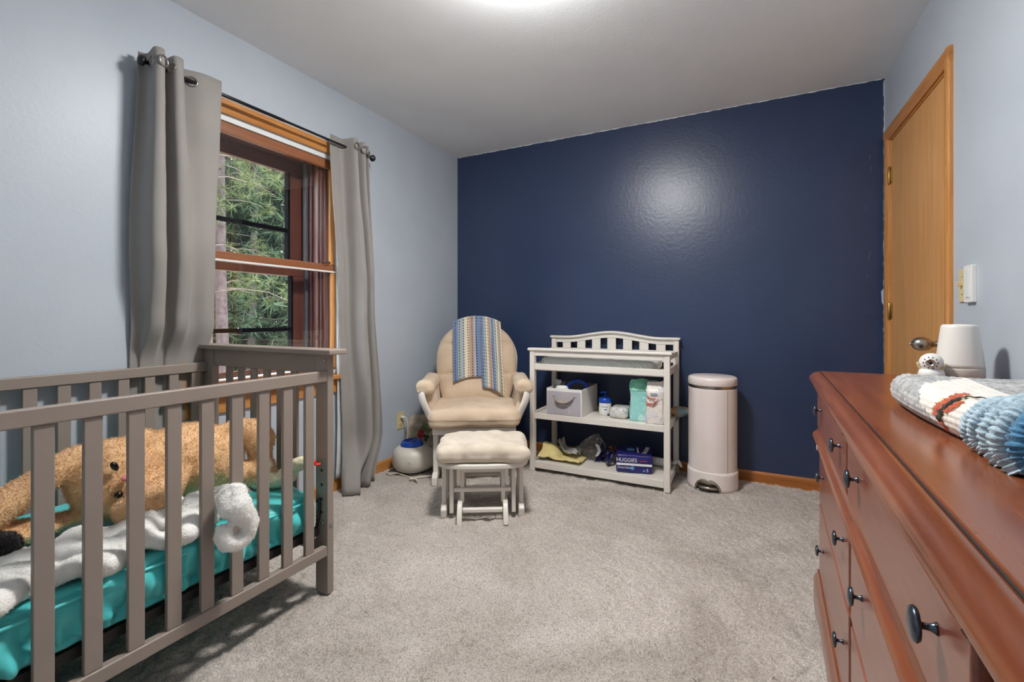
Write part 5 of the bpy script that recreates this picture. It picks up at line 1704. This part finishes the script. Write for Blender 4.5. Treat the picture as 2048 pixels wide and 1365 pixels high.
def knit_patch(nm, mat, path, widths, lift):
    # a raised band of stitches following path in (u, v)
    n_ = 40
    cp_ = smooth_poly(path, n_)
    wd = np.interp(np.linspace(0, 1, n_), np.linspace(0, 1, len(widths)), widths)
    def f(p, q):
        i = min(n_ - 1, int(round(p * (n_ - 1))))
        c_ = cp_[i]; t = cp_[min(i + 1, n_ - 1)] - cp_[max(i - 1, 0)]
        t = t / (np.linalg.norm(t) + 1e-9)
        nn = np.array([-t[1], t[0]])
        w = wd[i] * (1 + .35 * sin(i * 2.1) * abs(2 * q - 1))
        e = c_ + nn * (q - .5) * w
        return knit_pt(float(e[0]), float(e[1]), lift - .0015 * abs(2 * q - 1))
    MB().grid(f, n_, 9).build(nm, mat, kb, smooth=True, fix=False)
STEM = [(.505, .116), (.516, .150), (.525, .190), (.528, .235), (.522, .280), (.523, .322)]
knit_patch('yellow_halo', 'knit_yellow', [(.498, .125), (.505, .165), (.514, .205), (.512, .255), (.485, .315)], [.03, .065, .075, .065, .03], .0012)
knit_patch('rust_leaf', 'knit_rust', [(.490, .135), (.497, .170), (.507, .212), (.500, .258), (.450, .325)], [.022, .036, .034, .034, .014], .0026)
knit_patch('rust_lobe', 'knit_rust', [(.530, .165), (.545, .195), (.550, .238)], [.020, .028, .012], .0026)
knit_patch('rust_edge', 'knit_rust', [(.505, .120), (.515, .097), (.524, .066)], [.020, .020, .010], .0026)
knit_patch('black_stem', 'knit_black', STEM, [.016, .016, .014, .013, .010, .004], .0040)
# thick blue crochet border lying over the near end
def rope(nm, mat, uv, r, lift, seed):
    P = smooth_poly([knit_pt(u, v, lift) for u, v in uv], 150)
    rad = [r * (1 + .14 * sin(i * .9) + .06 * sin(i * 2.3 + seed)) for i in range(150)]
    b = MB().tube([tuple(p) for p in P], rad, 14, True, .85)
    b.v = [tuple(Vector(q) * 1 + Vector((N3(q, 95, seed), N3(q, 95, seed + 5), N3(q, 95, seed + 9))) * r * .14) for q in b.v]
    b.build(nm, mat, kb, smooth=True)
E1 = [(.515, .43), (.590, .330), (.628, .262), (.638, .210), (.636, .165), (.630, .118), (.640, .075)]
def sh(d, k=1.0):
    return [(u + d * (1 + .5 * i / 6) * k, v) for i, (u, v) in enumerate(E1)]
rope('crochet_edge', 'knit_blue', sh(0), .0095, .006, 1)
rope('crochet_edge', 'knit_blue', sh(.020), .0095, .007, 2)
rope('crochet_inner', 'knit_teal', sh(.042), .0100, .004, 3)
rope('crochet_edge', 'knit_blue', sh(.062), .0130, .012, 4)
rope('crochet_edge', 'knit_blue', sh(.088), .0130, .013, 5)
rope('crochet_inner', 'knit_teal', sh(.118), .0150, .006, 6)
rope('crochet_inner', 'knit_teal', sh(.150), .0150, .006, 7)
rope('crochet_edge', 'knit_blue', sh(.180), .0140, .008, 8)
